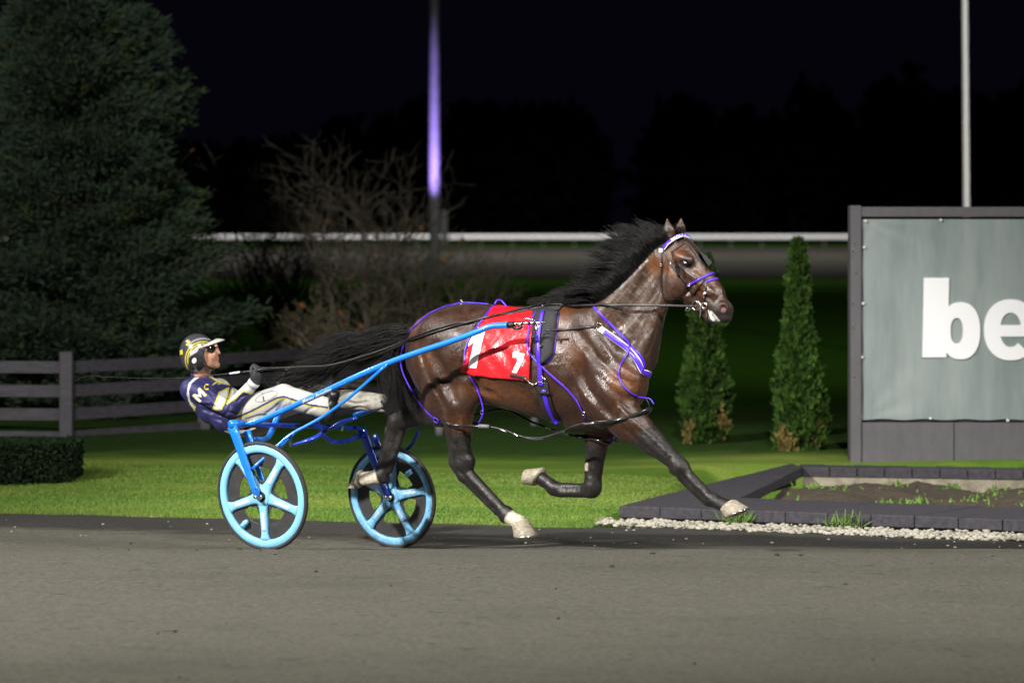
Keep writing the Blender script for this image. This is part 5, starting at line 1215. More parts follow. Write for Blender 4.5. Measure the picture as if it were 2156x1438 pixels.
# thin violet hanger straps
TH_ = .0095
strap('neck_strap', HT, [(1243, 636), (1252, 648), (1270, 668), (1295, 694), (1318, 716), (1325, 727)], .016, M['purple'], hn, .007, .004)
strap('neck_strap', BC, [(1325, 727), (1323, 745), (1308, 764), (1304, 785), (1307, 805), (1322, 823), (1342, 834)], .0085, M['purple'], hn, .010, .004)
cord('neck_strap', [hq(BC, 1342, 834, .010), P(1360, 838, -.17), P(1369, 840, -.17), P(1377, 851, -.17)], .004, M['purple'], hn)
strap('long_strap', CT, [(1116, 690), (1112, 712), (1113, 738), (1122, 752), (1142, 772), (1165, 793), (1192, 816), (1214, 840), (1227, 862), (1236, 880)], .013, M['purple'], hn, .012, .004)
strap('hip_strap', CT, [(1042, 640), (1022, 668), (1005, 690), (988, 715), (979, 740), (978, 762)], .011, M['purple'], hn, .010, .004)
cord('hip_strap', [hq(CT, 1042, 640, .01), P(1046, 633, -.03), P(1055, 633, .0), P(1064, 642, .0), P(1068, 648, 0)], .006, M['purple'], hn)
strap('hip_strap', HT, [(990, 792), (1000, 808), (1010, 828), (1016, 850)], .010, M['purple'], hn, .008, .004)
cord('hip_strap', [hq(HT, 1005, 820, .012), P(1012, 840, -.21), P(1017, 862, -.21), P(1015, 876, -.21), P(1008, 890, -.21)], .0045, M['purple'], hn)
strap('rump_strap', HT, [(1028, 640), (1000, 637.5), (972, 637), (945, 644), (918, 655), (896, 668), (876, 686), (860, 704), (848, 730), (843, 752), (846, 778), (858, 806), (876, 836), (896, 862), (914, 880)], .0105, M['purple'], hn, .007, .004, n=6)
cord('rump_strap', [P(914, 879, -.20), P(922, 884, -.2), P(920, 890, -.2), P(913, 886, -.2), P(914, 878, -.2)], .003, M['purple'], hn)
strap('back_strap', HT, [(1118, 646), (1080, 646), (1040, 642), (1000, 638), (965, 639)], .014, M['leather'], hn, .006, fall=0.0)
for x, y in ((971, 637), (1014, 868), (1232, 868)): buckle(x, y, .014, .02, -.2)
# hobbles
hb = emptyw('hobbles', 'black tube hobbles with hanging straps looped round the horse legs', 'hobbles', tuple(P(1130, 915, 0)))
def legloop(pts_near, c_l, half, r):   # a tube loop: near half through pixels, far half mirrored about lateral c_l
    a = [L(x, y, c_l-half*math.sin(math.pi*(i+.0)/(len(pts_near)-1))) for i, (x, y) in enumerate(pts_near)]; b = [p*[1, 0, 1]+np.array([0, 2*c_l-p[1], .0]) for p in a[-2:0:-1]]
    pts = [l2w(p) for p in a+b+[a[0]]]; V, F = tube(pts, r, 10, 5, False); return mk('leg_loop', V, F, M['tubeblk'], hb)
M['tubeblk'] = mat('black_plastic_tube', (0.014, 0.014, 0.014), 0.22, coat=.4)
legloop([(926, 880), (935, 890), (955, 895), (990, 897), (1030, 898)], -.14, .115, .010)
legloop([(1222, 893), (1250, 890), (1290, 886), (1330, 877), (1368, 860)], -.145, .105, .0125)
legloop([(1212, 918), (1235, 922), (1258, 927), (1280, 933), (1296, 922)], .12, .09, .011)
cord('leg_strap', [P(1284, 934, .05), P(1290, 926, .05), P(1296, 915, .08)], .008, M['leather'], hb); cord('leg_strap', [P(1283, 929, .04), P(1292, 915, .05)], .005, M['purple'], hb)
cord('hobble_strap', [P(1026, 898, -.24), P(1060, 905, -.22), P(1100, 920, -.2), P(1140, 922, -.2), P(1175, 912, -.21), P(1205, 899, -.23), P(1232, 891, -.24)], .008, M['leather'], hb, flat=(LT, .5))
cord('hobble_strap', [P(1050, 903, -.22), P(1085, 914, -.2), P(1125, 925.5, -.2), P(1160, 920, -.2), P(1190, 908, -.22)], .006, M['leather'], hb)
cord('hobble_strap', [P(1000, 875, .12), P(1060, 862, .1), P(1110, 884, .08), P(1150, 900, .06), P(1185, 912, .05), P(1230, 923, .04)], .008, M['tubeblk'], hb)
for a, b, l_ in (((1050, 903), (1066, 909), -.232), ((1148, 899), (1160, 903), .05), ((1228, 893), (1250, 891), -.255), ((1080, 913), (1092, 918), -.215)):
    mk('strap_buckle', *tube([P(*a, l_), P((a[0]+b[0])/2, (a[1]+b[1])/2-.5, l_), P(*b, l_)], .0048, 8, 3), M['steel'], hb)
mk('loop_coupling', *tube([P(1008, 897, -.255), P(1030, 898, -.25)], .013, 10, 1), mat('grey_fitting', (.16, .16, .17), .35), hb)
cord('drop_strap', [P(1356, 869, -.17), P(1366, 862, -.17), P(1366, 850, -.17), P(1360, 839, -.17)], .0035, M['leather'], hb)
cord('drop_strap', [hq(HT, 1236, 880, .012), P(1232, 893, -.24)], .005, M['leather'], hb)
# girth snap chain between cloth and girth
mk('hem_snap', *tube([hq(CT, 1106, 795, .016), hq(CT, 1114, 803, .02), hq(CT, 1124, 808, .02), hq(CT, 1134, 806, .024)], .0045, 8, 4), M['steel'], nc)
# bridle
br = emptyw('bridle', 'black bridle with violet browband and noseband on the horse head', 'bridle', tuple(P(1430, 560, 0)))
S_ = lambda nm, pts, w, mt=M['leather'], off=.004, th=.004, mir=True: strap(nm, HT, pts, w, mt, br, off, th, mirror=mir, fall=None)
S_('crownpiece', [(1391, 500), (1391, 512), (1393, 529)], .017)
S_('throatlatch', [(1393.5, 531), (1394, 560), (1393, 590), (1394, 612), (1400, 630), (1410, 637)], .012)
S_('cheek_strap', [(1397, 528), (1405, 542), (1413, 555), (1427, 575), (1441, 594), (1453, 608), (1459, 622), (1464, 634)], .014)
S_('eye_strap', [(1415, 531), (1420, 543), (1427, 553), (1434, 566)], .012, off=.008)
S_('forehead_strap', [(1415, 531), (1428, 522), (1441, 514)], .007)
S_('face_strap', [(1437, 503), (1450, 516), (1464, 533), (1476, 551), (1486, 560)], .011, off=.006)
S_('face_strap', [(1486, 560), (1486, 577), (1486, 592), (1486, 615), (1484, 634)], .012)
S_('grey_strap', [(1438, 567), (1452, 578), (1467, 587)], .010, mat('grey_leather', (.09, .09, .1), .4))
S_('lower_strap', [(1482, 590), (1474, 602), (1466, 611), (1459, 621)], .012)
S_('noseband', [(1446, 602), (1462, 594), (1480, 585), (1492, 579), (1500, 576)], .014, M['purple'], .009)
S_('noseband', [(1486, 595), (1494, 591), (1503, 589), (1508, 588)], .014, M['purple'], .007)
bb = [(1396, 525), (1404, 514), (1415, 505), (1427, 498.5), (1437, 496), (1446, 497)]
bc_ = P(1418, 540, 0); bq = catmull([P(*q) for q in ((1396, 525, -.090), (1404, 514, -.088), (1415, 505, -.074), (1428, 498, -.046), (1440, 495.5, -.012), (1452, 499, .03), (1456, 508, .07))], 6); bn = bq-bc_; bn /= np.linalg.norm(bn, axis=1)[:, None]
bw = mk('browband_edging', *ribbon(bq, bn, .031, .004), M['white'], br); bo = mk('browband', *ribbon(bq+bn*.003, bn, .024, .004), M['purple'], br)
BB2 = bvh(horse, bw, bo); along(BB2, 'BEAU J', None, None, 4.2, M['white'], br, 0, .002, 'name_lettering', [(1414, 507), (1423, 501.6), (1432, 498), (1443, 496)])
# blinker cup behind the eye and shade over the nose
V = []; F = []
for j in range(8):
    for k in range(6):
        t, s = j/7, k/5; x = 1426+14*s*math.sin(t*2.6+.25)-3*(1-t)+4*t; y = 549+34*t; r = hit(HT, x-3, y, .006+.03*s**2); V.append(r[0] if r else P(x, y, -.1))
        if j and k: a = j*6+k; F.append((a-7, a-6, a, a-1))
o = mk('eye_cup', V, F, M['leather'], br); m = o.modifiers.new('solid', 'SOLIDIFY'); m.thickness = .003
V = [P(1474, 530, -.04), P(1486, 537, -.045), P(1500, 553, -.045), P(1492, 560, -.04), P(1482, 546, -.04), P(1474, 530, .04), P(1486, 537, .045), P(1500, 553, .045), P(1492, 560, .04), P(1482, 546, .04)]
o = mk('nose_shade', V, [(0, 1, 6, 5), (1, 2, 7, 6), (0, 4, 1), (1, 4, 3, 2), (5, 6, 9), (6, 7, 8, 9)], mat('dark_fleece', (.03, .03, .035), .9), br, False); m = o.modifiers.new('solid', 'SOLIDIFY'); m.thickness = .004
for x, y, r in ((1467.5, 643, 9.0), (1485.6, 641.5, 5.4)):
    c = hit(HT, x, y, .012); c = c[0] if c else P(x, y, -.08); loop('bit_ring', c, HD*r*PX*1.05, Z3*r*PX, .0028, M['steel'], br, 24, 6)
    loop('bit_ring', mirr([c])[0], HD*r*PX*1.05, Z3*r*PX, .0028, M['steel'], br, 24, 6)
mk('bit_lever', *tube([P(1475, 638, -.085), P(1474.5, 655, -.09), P(1473, 668, -.09)], [.004, .0045, .0055], 8, 4), M['steel'], br)
mk('bit_link', *tube([P(1447, 648, -.05), P(1443, 653, -.05), P(1449, 655, -.05), P(1453, 650, -.05)], .0025, 6, 4), M['steel'], br)
c = hq(HT, 1393, 529, .012); o = mk('rosette', *box(c, HD*.013, LT*.004, Z3*.013), M['white'], br, False); bevel(o, .003)
for x, y in ((1412, 553), (1485, 617), (1393, 558), (1450, 600)): buckle(x, y, .016, .010, tree=HT, off=.010, par=br)
cord('overcheck', [P(1388, 500, 0)+Z3*.015, P(1365, 503, 0)+Z3*.01, P(1340, 515, 0)+Z3*.03, P(1300, 560, 0)+Z3*.03, P(1230, 625, 0)+Z3*.02, P(1160, 642, 0)+Z3*.012], .006, M['leather'], br)
# ================================================================== THE DRIVER
from mathutils import noise as mnoise
DH = 23.12; PM = DH/FPX
def Hd(px, py, dy=0.0): return W(px, py, DH+dy)
f = Field((-2.42, .45, .55), (-.95, 1.85, 1.50), .005)
def fe_(F_, c, r, k, R=None, sub=False): F_.ell(c, r, k, R, sub)
def rotY(deg): a = math.radians(deg); return [(math.cos(a), 0, math.sin(a)), (0, 1, 0), (-math.sin(a), 0, math.cos(a))]
# --- skin: head, neck and the body under the clothes, one continuous surface
f.ell(Hd(424, 743), (.090, .074, .098), .02); f.ell(Hd(440, 752), (.060, .060, .080), .03, rotY(-4))
f.cap(Hd(441, 768), Hd(455, 768), .034, .024, .025, 1.35); f.ell(Hd(457, 769), (.018, .022, .016), .012)       # jaw, chin
f.cap(Hd(455, 727), Hd(459.5, 742), .010, .011, .012); f.ell(Hd(461.5, 743.5), (.0115, .015, .010), .008)         # nose
f.ell(Hd(456, 753.5), (.017, .022, .007), .006); f.ell(Hd(456.5, 757.5), (.015, .020, .0065), .006); f.cap(Hd(462, 755.3, -.02), Hd(462, 755.3, .02), .0018, .0018, .003, sub=True)
for s_ in (-1, 1):
    f.ell(Hd(447, 748, .038*s_), (.026, .02, .024), .02); f.ell(Hd(424, 750, .074*s_), (.016, .010, .027), .01); f.ell(Hd(451, 731, .03*s_), (.010, .016, .007), .01)
    f.ell(Hd(450, 737, .03*s_), (.010, .013, .009), .006, sub=True); f.ell(Hd(450, 737, .029*s_), (.011, .012, .010), .003)
f.cap(Hd(425, 765), P(424, 797, 0), .058, .062, .03)
def limbs(F_, g, k=.03, torso=True, arms=True, legs=True):
    if torso:
        F_.cap(P(402, 820, -.16), P(462, 820, .16), .066+g, .066+g, k); F_.cap(P(428, 836, -.10), P(462, 838, .10), .105+g, .105+g, k)
        F_.cap(P(448, 860, -.08), P(480, 862, .08), .098+g, .098+g, k); F_.cap(P(478, 880, -.08), P(510, 882, .08), .094+g, .094+g, k); F_.cap(P(424, 800, 0), P(436, 822, 0), .055+g, .09+g, k)
    if arms:
        F_.cap(P(413, 823, -.19), P(484, 862, -.26), .052+g, .043+g, .02); F_.cap(P(484, 862, -.26), P(533, 808, -.22), .041+g, .028+g, .015)
        F_.cap(P(462, 822, .18), P(535, 858, .25), .050+g, .042+g, .02); F_.cap(P(535, 858, .25), P(597, 812, .10), .040+g, .028+g, .015)
    if legs:
        F_.cap(P(502, 872, -.11), P(597, 834, -.17), .092+g, .064+g, .02); F_.cap(P(597, 834, -.17), P(686, 859, -.15), .062+g, .056+g, .02)
        F_.cap(P(530, 872, .11), P(662, 832, .17), .086+g, .060+g, .02); F_.cap(P(662, 832, .17), P(815, 850, .14), .058+g, .045+g, .02)
limbs(f, -.008)
SV, SF = f.mesh(1); M['skin'] = mat('driver_skin', (0.5, 0.27, 0.18), 0.5, attr='col', noise=(60, .15, None))  # plain skin tone of the driver, tinted per vertex
person = mkfast('person', SV, SF, M['skin']); sp = w2px(SV); col = np.tile([0.55, 0.28, 0.18], (len(SV), 1)); 
def mx_(w, c): 
    global col
    w = np.clip(w, 0, 1)[:, None]; col = col*(1-w)+np.array(c)*w
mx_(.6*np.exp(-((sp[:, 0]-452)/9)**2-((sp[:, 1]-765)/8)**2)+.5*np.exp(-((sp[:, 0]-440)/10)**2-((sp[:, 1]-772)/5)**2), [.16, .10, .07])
mx_(.6*np.exp(-((sp[:, 0]-461)/3)**2-((sp[:, 1]-755)/3)**2), [.45, .12, .10]); setcol(person, col)
tag(person, 'driver leaning far back in navy and white racing suit, helmet and sunglasses, holding the reins', 'person')
# --- jacket
g = Field((-2.45, .45, .60), (-1.30, 1.75, 1.25), .0038); limbs(g, .010, torso=True, arms=True, legs=False)
g.cap(P(424, 790, 0), P(424, 783, 0), .074, .071, .012); g.ell(Hd(423, 770), (.066, .066, .052), .0, sub=True)
gc = P(536, 804, -.22)
# folds
rngd = np.random.default_rng(4)
jv, jf = g.mesh(1); T1 = BVHTree.FromPolygons([tuple(v) for v in jv], [tuple(x) for x in jf])
def fold(F_, T, pts, r, dep, sub=True):
    q = catmull([np.array([x, y, 0.0]) for x, y in pts], 4); S = [hit(T, a[0], a[1], dep) for a in q]; S = [s[0] for s in S if s is not None]
    for i in range(len(S)-1): F_.cap(S[i], S[i+1], r, r, .012, sub=sub)
for pts, r, d, s2 in (([(428, 862), (445, 868), (462, 872)], .010, .006, True), ([(420, 850), (438, 852), (456, 858)], .008, .005, True), ([(470, 876), (480, 866), (486, 850)], .008, .005, True), ([(440, 800), (462, 812), (488, 822)], .009, .005, True),
                      ([(430, 812), (445, 830), (455, 850)], .006, .003, True), ([(500, 845), (508, 836), (520, 832)], .006, .003, True), ([(480, 868), (500, 872), (512, 868)], .008, .004, True), ([(448, 880), (470, 886), (490, 893)], .009, .005, True), ([(412, 838), (424, 846), (440, 848)], .007, -.002, False)):
    fold(g, T1, pts, r, d, s2)
JV, JF = g.mesh(1); JN = normals(JV, JF); jp = w2px(JV); navy = np.array([.020, .020, .095]); wht = np.array([.52, .54, .53]); yel = np.array([.46, .41, .04])
jc = np.tile(navy, (len(JV), 1)); camv = JV-CAMP; camv /= np.linalg.norm(camv, axis=1)[:, None]; nr = (JN*camv).sum(1) < .15
def paint(C_, Pp, Nr, poly, c, edge=None, ew=1.6):
    m = Nr & inpoly(Pp, poly)
    if edge is not None:
        d = distline(Pp, list(poly)+[poly[0]]); C_[Nr & (d < ew)] = edge; C_[m & (d >= ew)] = c
    else: C_[m] = c
paint(jc, jp, nr, [(448, 862), (462, 826), (481, 817), (478, 836), (466, 862), (452, 863)], wht, yel)
paint(jc, jp, nr, [(478, 850), (488, 820), (500, 806), (524, 793), (550, 812), (546, 826), (528, 829), (512, 823), (496, 838)], wht, yel)
paint(jc, jp, nr, [(393, 830), (396, 808), (410, 794), (424, 791), (420, 794), (404, 806), (398, 822), (400, 842), (411, 856), (409, 864), (399, 850)], wht)
C_m = nr & (distline(jp, [(399, 846), (411, 856), (409, 864)]) < 1.6); jc[C_m] = yel
paint(jc, jp, nr, [(440, 792), (452, 790), (474, 800), (498, 808), (486, 810), (462, 806)], wht, yel, 1.2)
jc[nr & (distline(jp, [(448, 810), (458, 803)]) < 1.2)] = yel; jc[nr & (distline(jp, [(460, 808), (470, 805)]) < 1.2)] = yel
M['jacket'] = mat('racing_jacket_cloth', navy, .55, attr='col', bump=(90, .2, .003)); jk = mkfast('jacket', JV, JF, M['jacket'], person); setcol(jk, jc)
# far sleeve cuff in white
JT = bvh(jk)
# letters Mc in white with yellow outline on the sleeve
M['yellow'] = mat('yellow_thread', (.62, .5, .04), .6); M['cream'] = mat('pale_twill', (.6, .6, .56), .6)
def grow(poly, d): c = np.mean(poly, 0); return [(c[0]+(x-c[0])*(1+d), c[1]+(y-c[1])*(1+d)) for x, y in poly]
Mpoly = [(407, 829), (417, 833.5), (414, 826), (424, 829), (417, 814), (415.5, 803), (423, 811), (420.5, 805), (431, 820), (424, 813)]
# block M, drawn in its own axes then set leaning on the sleeve
def place(poly, o, ex, ey): return [(o[0]+ex[0]*x+ey[0]*y, o[1]+ex[1]*x+ey[1]*y) for x, y in poly]
Mp = [(0, 0), (.24, 0), (.24, .62), (.5, .22), (.76, .62), (.76, 0), (1, 0), (1, 1), (.76, 1), (.5, .58), (.24, 1), (0, 1)]
o_, ex, ey = (421, 847), (13.5, -15.5), (-14.5, -14.0)
for pts, off, mt in ((grow(Mp, .13), .0015, M['yellow']), (Mp, .003, M['cream'])):
    V, F = polyfill(place(pts, o_, ex, ey), 2); decal('sleeve_letter', JT, V, F, mt, jk, off)
V = []; F = []
for k in range(17):
    a = math.radians(50+k*16.5); 
    for r in (4.0, 6.6): V.append((434+r*math.cos(a)*.95+1.5, 815-r*math.sin(a)))
    if k: F.append((2*k-2, 2*k-1, 2*k+1, 2*k))
decal('sleeve_letter', JT, V, F, M['yellow'], jk, .002)
# --- trousers
t = Field((-2.1, .35, .50), (-.55, 1.55, 1.15), .0038); limbs(t, .014, torso=False, arms=False, legs=True)
t.cap(P(492, 884, -.09), P(520, 884, .09), .092, .092, .03)
t.cap(P(545, 864, -.14), P(580, 850, -.15), .098, .088, .03)
TV0, TF0 = t.mesh(1); T2 = BVHTree.FromPolygons([tuple(v) for v in TV0], [tuple(x) for x in TF0])
for pts, r, d in (([(560, 872), (580, 858), (592, 846)], .010, .006), ([(582, 868), (592, 852), (598, 842)], .008, .004), ([(600, 866), (612, 852), (618, 838)], .008, .005), ([(640, 872), (652, 862), (664, 856)], .008, .005), ([(655, 845), (668, 838), (676, 832)], .008, .005), ([(520, 884), (545, 876), (560, 876)], .008, .004), ([(730, 845), (750, 850), (775, 846)], .009, .004), ([(735, 862), (760, 858), (785, 866), (810, 860)], .009, .004), ([(790, 836), (805, 848), (812, 862)], .009, .004), ([(600, 828), (612, 826), (630, 832)], .006, .003)): fold(t, T2, pts, r, d)
TV, TF = t.mesh(1); TN = normals(TV, TF); tpx = w2px(TV); camv = TV-CAMP; camv /= np.linalg.norm(camv, axis=1)[:, None]; nr = (TN*camv).sum(1) < .15
loc = w2l(TV); nearleg = loc[:, 1] < 0; tc = np.tile([.44, .43, .41], (len(TV), 1))
stripe = [(477, 884), (500, 878), (528, 866), (555, 852), (582, 838), (598, 835), (622, 843), (650, 852), (690, 858)]
d = distline(tpx, stripe); off = distline(tpx, [(x+.8, y+3.6) for x, y in stripe]); mm = nearleg & nr; tc[mm & (off < 1.6)] = yel*1.0; tc[mm & (d < 2.0)] = navy
tc[(tpx[:, 0] < 479+.25*(905-tpx[:, 1])) & (loc[:, 2] < 5)] = navy
mud = (~nearleg) & (tpx[:, 0] > 705); nz_ = np.zeros(len(TV)); mi = np.where(mud)[0]; nz_[mi] = [mnoise.fractal(Vector(TV[i]*16), .8, 2.2, 5)*1.6 for i in mi]; w = (.55+.35*nz_)[:, None]*mud[:, None]; w = np.clip(w, 0, .95); tc = tc*(1-w)+np.array([.17, .16, .11])*w
M['trouser'] = mat('white_racing_trouser_cloth', (.5, .5, .48), .65, attr='col', noise=(14, .12, None), bump=(60, .25, .004)); tr = mkfast('trousers', TV, TF, M['trouser'], person); setcol(tr, tc)
TT = bvh(tr); M['ink'] = mat('dark_print', (.06, .06, .08), .6)
def ellring(c, a, b, rot, wd, n=40):
    V = []; F = []; cr, sr = math.cos(rot), math.sin(rot)
    for k in range(n+1):
        t = 2*math.pi*k/n
        for q in (0, wd): x = (a-q)*math.cos(t); y = (b-q)*math.sin(t); V.append((c[0]+x*cr+y*sr, c[1]-x*sr+y*cr))
        if k: F.append((2*k-2, 2*k-1, 2*k+1, 2*k))
    return V, F
V, F = ellring((561, 835), 25, 8.5, .36, .9); decal('thigh_print', TT, V, F, M['ink'], tr, .0015)
V, F = polyfill([(555, 846), (551, 828), (554, 827), (558, 845)], 1); decal('thigh_print', TT, V, F, M['ink'], tr, .0015)
# --- boots
def boot(a, toe, heel, l, name='boot'):
    q = Field(np.minimum.reduce([P(*a, l), P(*toe, l), P(*heel, l)])-.13, np.maximum.reduce([P(*a, l), P(*toe, l), P(*heel, l)])+.13, .005)
    A, T_, H_ = P(*a, l), P(*toe, l), P(*heel, l); q.cap(A, H_*.6+A*.4, .050, .042, .02); q.cap(H_, T_, .036, .030, .02, 1.1); q.ell(T_, (.038, .042, .034), .015); q.cap(A, (H_+T_)/2, .048, .038, .02)
    V, F = q.mesh(1); return mkfast(name, V, F, M['leather'], person)
boot((688, 861), (704, 832), (694, 878), -.15); boot((815, 850), (838, 830), (828, 866), .14)
# --- gloves: palm, four curled fingers and a thumb each
M['glove'] = mat('dark_grey_glove', (.030, .030, .032), .7, bump=(80, .4, .003))
def glove(wr, pc, l, up, sgn, name='glove'):
    """wr wrist pixel, pc knuckle pixel; fingers fold round the rein that leaves to the right"""
    A = P(*wr, l); K_ = P(*pc, l); ax = K_-A; ax /= np.linalg.norm(ax); sd2 = LT.copy(); sd2 -= ax*(sd2 @ ax); sd2 /= np.linalg.norm(sd2); pal = np.cross(ax, sd2)*sgn   # palm faces forward/down
    q = Field(A-.15, A+.19, .0034); q.cap(A, A+ax*.035, .034, .034, .01); 
    for i in range(4):
        o = (i-1.5)*.0195; b = A+ax*(.055)+sd2*o*.8; k1 = A+ax*(.094-.004*abs(i-1.2))+sd2*o; q.cap(b-ax*.02, k1, .0165, .0125, .012)
        ln = [.034, .037, .035, .028][i]; k2 = k1+pal*ln+ax*.012*(1-.3*i); k3 = k2+pal*.004-ax*.027; k4 = k3-pal*.020-ax*.006
        q.cap(k1, k2, .0112, .0102, .004); q.cap(k2, k3, .0102, .0095, .004); q.cap(k3, k4, .0093, .0085, .004)
    q.ell(A+ax*.05+pal*.006, (.038, .038, .030), .012)
    t0 = A+ax*.028-sd2*.030; t1 = A+ax*.060-sd2*.044+pal*.022; t2 = A+ax*.085-sd2*.026+pal*.044; q.cap(t0, t1, .014, .0125, .008); q.cap(t1, t2, .0122, .0105, .004)
    q.cap(A-ax*.03, A-ax*.005, .035, .033, .004); V, F = q.mesh(1); return mkfast(name, V, F, M['glove'], person), K_+pal*.025
GN, gripn = glove((536, 803), (545, 778), -.22, 1, 1); GF, gripf = glove((600, 810), (612, 792), .10, 1, 1)
mk('cuff', *tube([P(529, 813, -.225), P(536, 804, -.22)], [.040, .041], 16, 1), mat('white_cuff', (.5, .5, .49), .7), person); mk('cuff', *tube([P(592, 815, .105), P(598, 810, .10)], [.040, .041], 16, 1), bpy.data.materials['white_cuff'], person)
# --- helmet
hl = Field(Hd(415, 745)-np.array([.2, .2, .2]), Hd(415, 745)+np.array([.24, .2, .2]), .0036)
hl.ell(Hd(416, 741), (.122, .108, .126), 0, rotY(20)); hl.ell(Hd(411, 753), (.094, .103, .10), .02, rotY(10))
hl.ell(Hd(421, 746), (.098, .088, .104), .004, rotY(20), True)
hl.cap(Hd(462, 745, -.15), Hd(462, 745, .15), .100, .100, .012, sub=True); hl.cap(Hd(446, 788, -.15), Hd(446, 788, .15), .060, .060, .02, sub=True)
hl.cap(Hd(414, 806, -.15), Hd(414, 806, .15), .072, .072, .01, sub=True)
HV2, HF2 = hl.mesh(1); hp = w2px(HV2); hN = normals(HV2, HF2); hc = np.tile([.045, .045, .05], (len(HV2), 1)); r1 = np.hypot(hp[:, 0]-428, (hp[:, 1]-757)); silver = [.45, .45, .45]
arc = lambda lo, hi: (r1 > lo) & (r1 < hi)
hc[arc(25, 30) & (hp[:, 1] < 752)] = silver; hc[arc(31.5, 34.5)] = yel; hc[arc(36.5, 39)] = yel; hc[arc(42, 46) & (hp[:, 0] > 395)] = [.22, .22, .24]; hc[inpoly(hp, [(378, 738), (384, 736), (385, 745), (379, 748)])] = yel*1.2; hc[inpoly(hp, [(391, 726), (398, 716), (401, 719), (394, 728)])] = yel*1.2
hc[inpoly(hp, [(398, 742), (412, 733), (420, 730), (416, 740), (404, 748)])] = silver
ep = inpoly(hp, [(396, 784), (396, 766), (400, 750), (412, 743), (424, 748), (432, 762), (432, 776), (415, 784)]); hc[ep] = [.03, .03, .03]
inner = ((hN*(Hd(418, 744)-HV2)).sum(1) > 0); hc[inner] = [.02, .02, .02]
M['helmet'] = mat('painted_helmet', (.1, .1, .1), .25, attr='col', coat=.5); he = mkfast('helmet', HV2, HF2, M['helmet'], person); setcol(he, hc)
HE = bvh(he); V, F = ellring((408, 758), 7.5, 8.5, -.5, 7.4, 24); decal('ear_opening', HE, V, F, M['leather'], he, .0015); V, F = ellring((409, 759), 4.6, 6, -.4, 4.5, 20); decal('ear_padding', HE, V, F, M['white'], he, .003)
# visor
V = []; F = []; na, nb = 25, 7; hc0 = Hd(424, 727); Fw = np.array([.985, 0, .17]); Yv = np.array([0, 1.0, 0])
for i in range(na):
    a = math.radians(-82+164*i/(na-1))
    for j in range(nb):
        t_ = j/(nb-1); V.append(hc0+Fw*(.100*math.cos(a)+.062*t_*math.cos(a)**.7 if math.cos(a) > 0 else 0)+Yv*(.100+.008*t_)*math.sin(a)+Z3*(.040*math.cos(a)-.018*t_**2*math.cos(a)-.012))
        if i and j: b = i*nb+j; F.append((b-nb-1, b-nb, b, b-1))
o = mk('visor', V, F, mat('pale_grey_visor', (.45, .46, .42), .35, coat=.4), he); m = o.modifiers.new('solid', 'SOLIDIFY'); m.thickness = .004
cord('chin_strap', [Hd(428, 764, -.078), Hd(438, 772, -.066), Hd(449, 778, -.03), Hd(451, 779, 0), Hd(449, 778, .03), Hd(438, 772, .066)], .0055, M['leather'], he)
# sunglasses
gl = M['lens'] = mat('brown_black_lens', (.012, .008, .006), .08, coat=1.0); sg_ = []
for s_ in (-1, 1):
    c = Hd(445, 735, .062*s_); n_ = np.array([.66, .75*s_, 0.0]); n_ /= np.linalg.norm(n_); uu = np.array([-n_[1], n_[0], 0]); ww = Z3; V = []; F = []
    for i in range(6):
        for k in range(20): a = 2*math.pi*k/20; r = i/5; V.append(c+(uu*math.cos(a)*.033+ww*math.sin(a)*.026)*r+n_*(.008*(1-r*r)))
        if i:
            for k in range(20): F.append(((i-1)*20+k, (i-1)*20+(k+1) % 20, i*20+(k+1) % 20, i*20+k))
    o = mk('sunglass_lens', V, F, gl, person); m = o.modifiers.new('solid', 'SOLIDIFY'); m.thickness = .003
    cord('sunglass_arm', [c-np.array([.022, 0, 0])+Yv*.012*s_, Hd(433, 736, .074*s_), Hd(420, 742, .081*s_)], .0035, M['white'], person)
cord('sunglass_bridge', [Hd(452, 731, -.036), Hd(458.5, 731, 0), Hd(452, 731, .036)], .003, M['leather'], person)
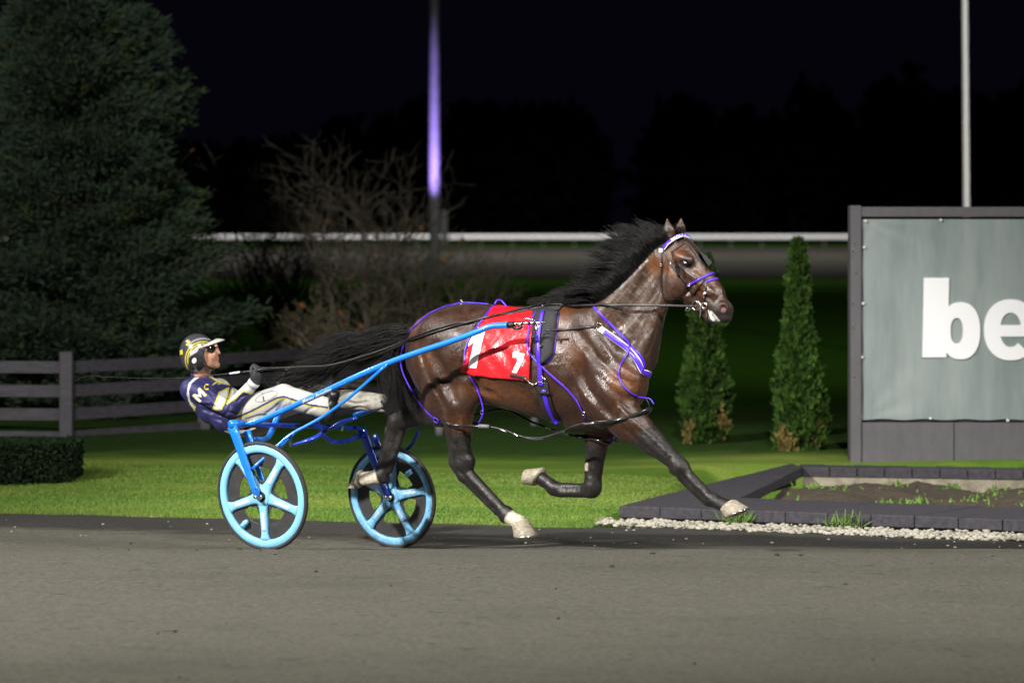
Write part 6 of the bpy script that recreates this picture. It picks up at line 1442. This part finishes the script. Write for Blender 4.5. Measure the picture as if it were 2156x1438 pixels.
# ================================================================== REINS AND WHIP
rn = emptyw('reins', 'long black leather reins running from the driver hands to the horse bit', 'reins', tuple(P(800, 740, -.1)))
REIN = [(578, 775, -.19), (640, 772, -.18), (700, 768, -.17), (790, 742, -.17), (870, 712, -.19), (930, 690, -.21), (1000, 675, -.20), (1070, 661, -.14), (1143, 646, -.085), (1190, 644, -.10), (1250, 642, -.155), (1330, 641.5, -.17), (1400, 642.5, -.14), (1466, 645, -.095)]
def lift(pts, off=.012):
    out = []
    for x, y, l in catmull([np.array(p, float) for p in pts], 4):
        p = P(x, y, l); r = hit(PD, x, y, off)
        if r is not None and (r[0]-CAMP) @ ray(x, y) < (p-CAMP) @ ray(x, y) and x < 1450: p = r[0]
        out.append(p)
    return out
q = [gripn]+lift(REIN); mk('rein', *tube(q, .0072, 6, 1, True, (LT, .55)), M['leather'], rn)
R2 = [(625, 790, .08), (680, 783, .05), (740, 765, .0), (800, 745, -.06), (870, 716, -.12), (950, 690, -.16), (1040, 668, -.14), (1128, 647, -.04), (1145, 643, .05)]
mk('rein', *tube([gripf]+lift(R2)+[P(1200, 641, .11), P(1300, 640, .165), P(1400, 641, .14), P(1450, 640, .10)], .0068, 6, 1, True, (LT, .55)), M['leather'], rn)
mk('rein_splice', *tube(lift([(1190, 644.5, -.11), (1250, 643, -.16), (1330, 643, -.175), (1400, 644, -.145), (1466, 646, -.098)], .018), .0065, 6, 1, True, (LT, .6)), M['leather'], rn)
mk('rein', *tube([P(562, 777, -.2), P(580, 776, -.16), P(600, 782, -.05), P(612, 788, .06)], .009, 8, 5), M['leather'], rn)
mk('rein_loop', *tube([P(606, 777, .04), P(614, 774, .05), P(620, 778, .06)], .004, 8, 4), M['steel'], rn)
mk('hanging_loop', *tube([P(556, 800, -.2), P(566, 812, -.16), P(585, 812, -.1), P(604, 800, .02)], .0025, 6, 5), M['leather'], rn)
wh = emptyw('whip', 'thin black whip with a white band held in the driver near hand', 'whip', tuple(P(545, 779, -.2)))
mk('handle', *tube([P(566, 775, -.21), P(545, 779, -.24), P(505, 784, -.27)], [.009, .009, .006], 8, 4), M['leather'], wh); mk('white_band', *tube([P(505, 783.5, -.27), P(484, 786.5, -.28)], .0068, 10, 1), M['white'], wh)
mk('stock', *tube([P(484, 786.5, -.28), P(440, 791, -.30), P(400, 795, -.30), P(330, 797, -.28), P(230, 794, -.22), P(185, 792, -.2), P(152, 803, -.2)], [.0045, .0032, .0024, .002, .0018, .0016, .0014], 6, 5), M['leather'], wh)
for r in WB:
    for o in bpy.data.objects:
        if o.parent is r: o.matrix_parent_inverse = Matrix.Translation(-Vector(r.location))
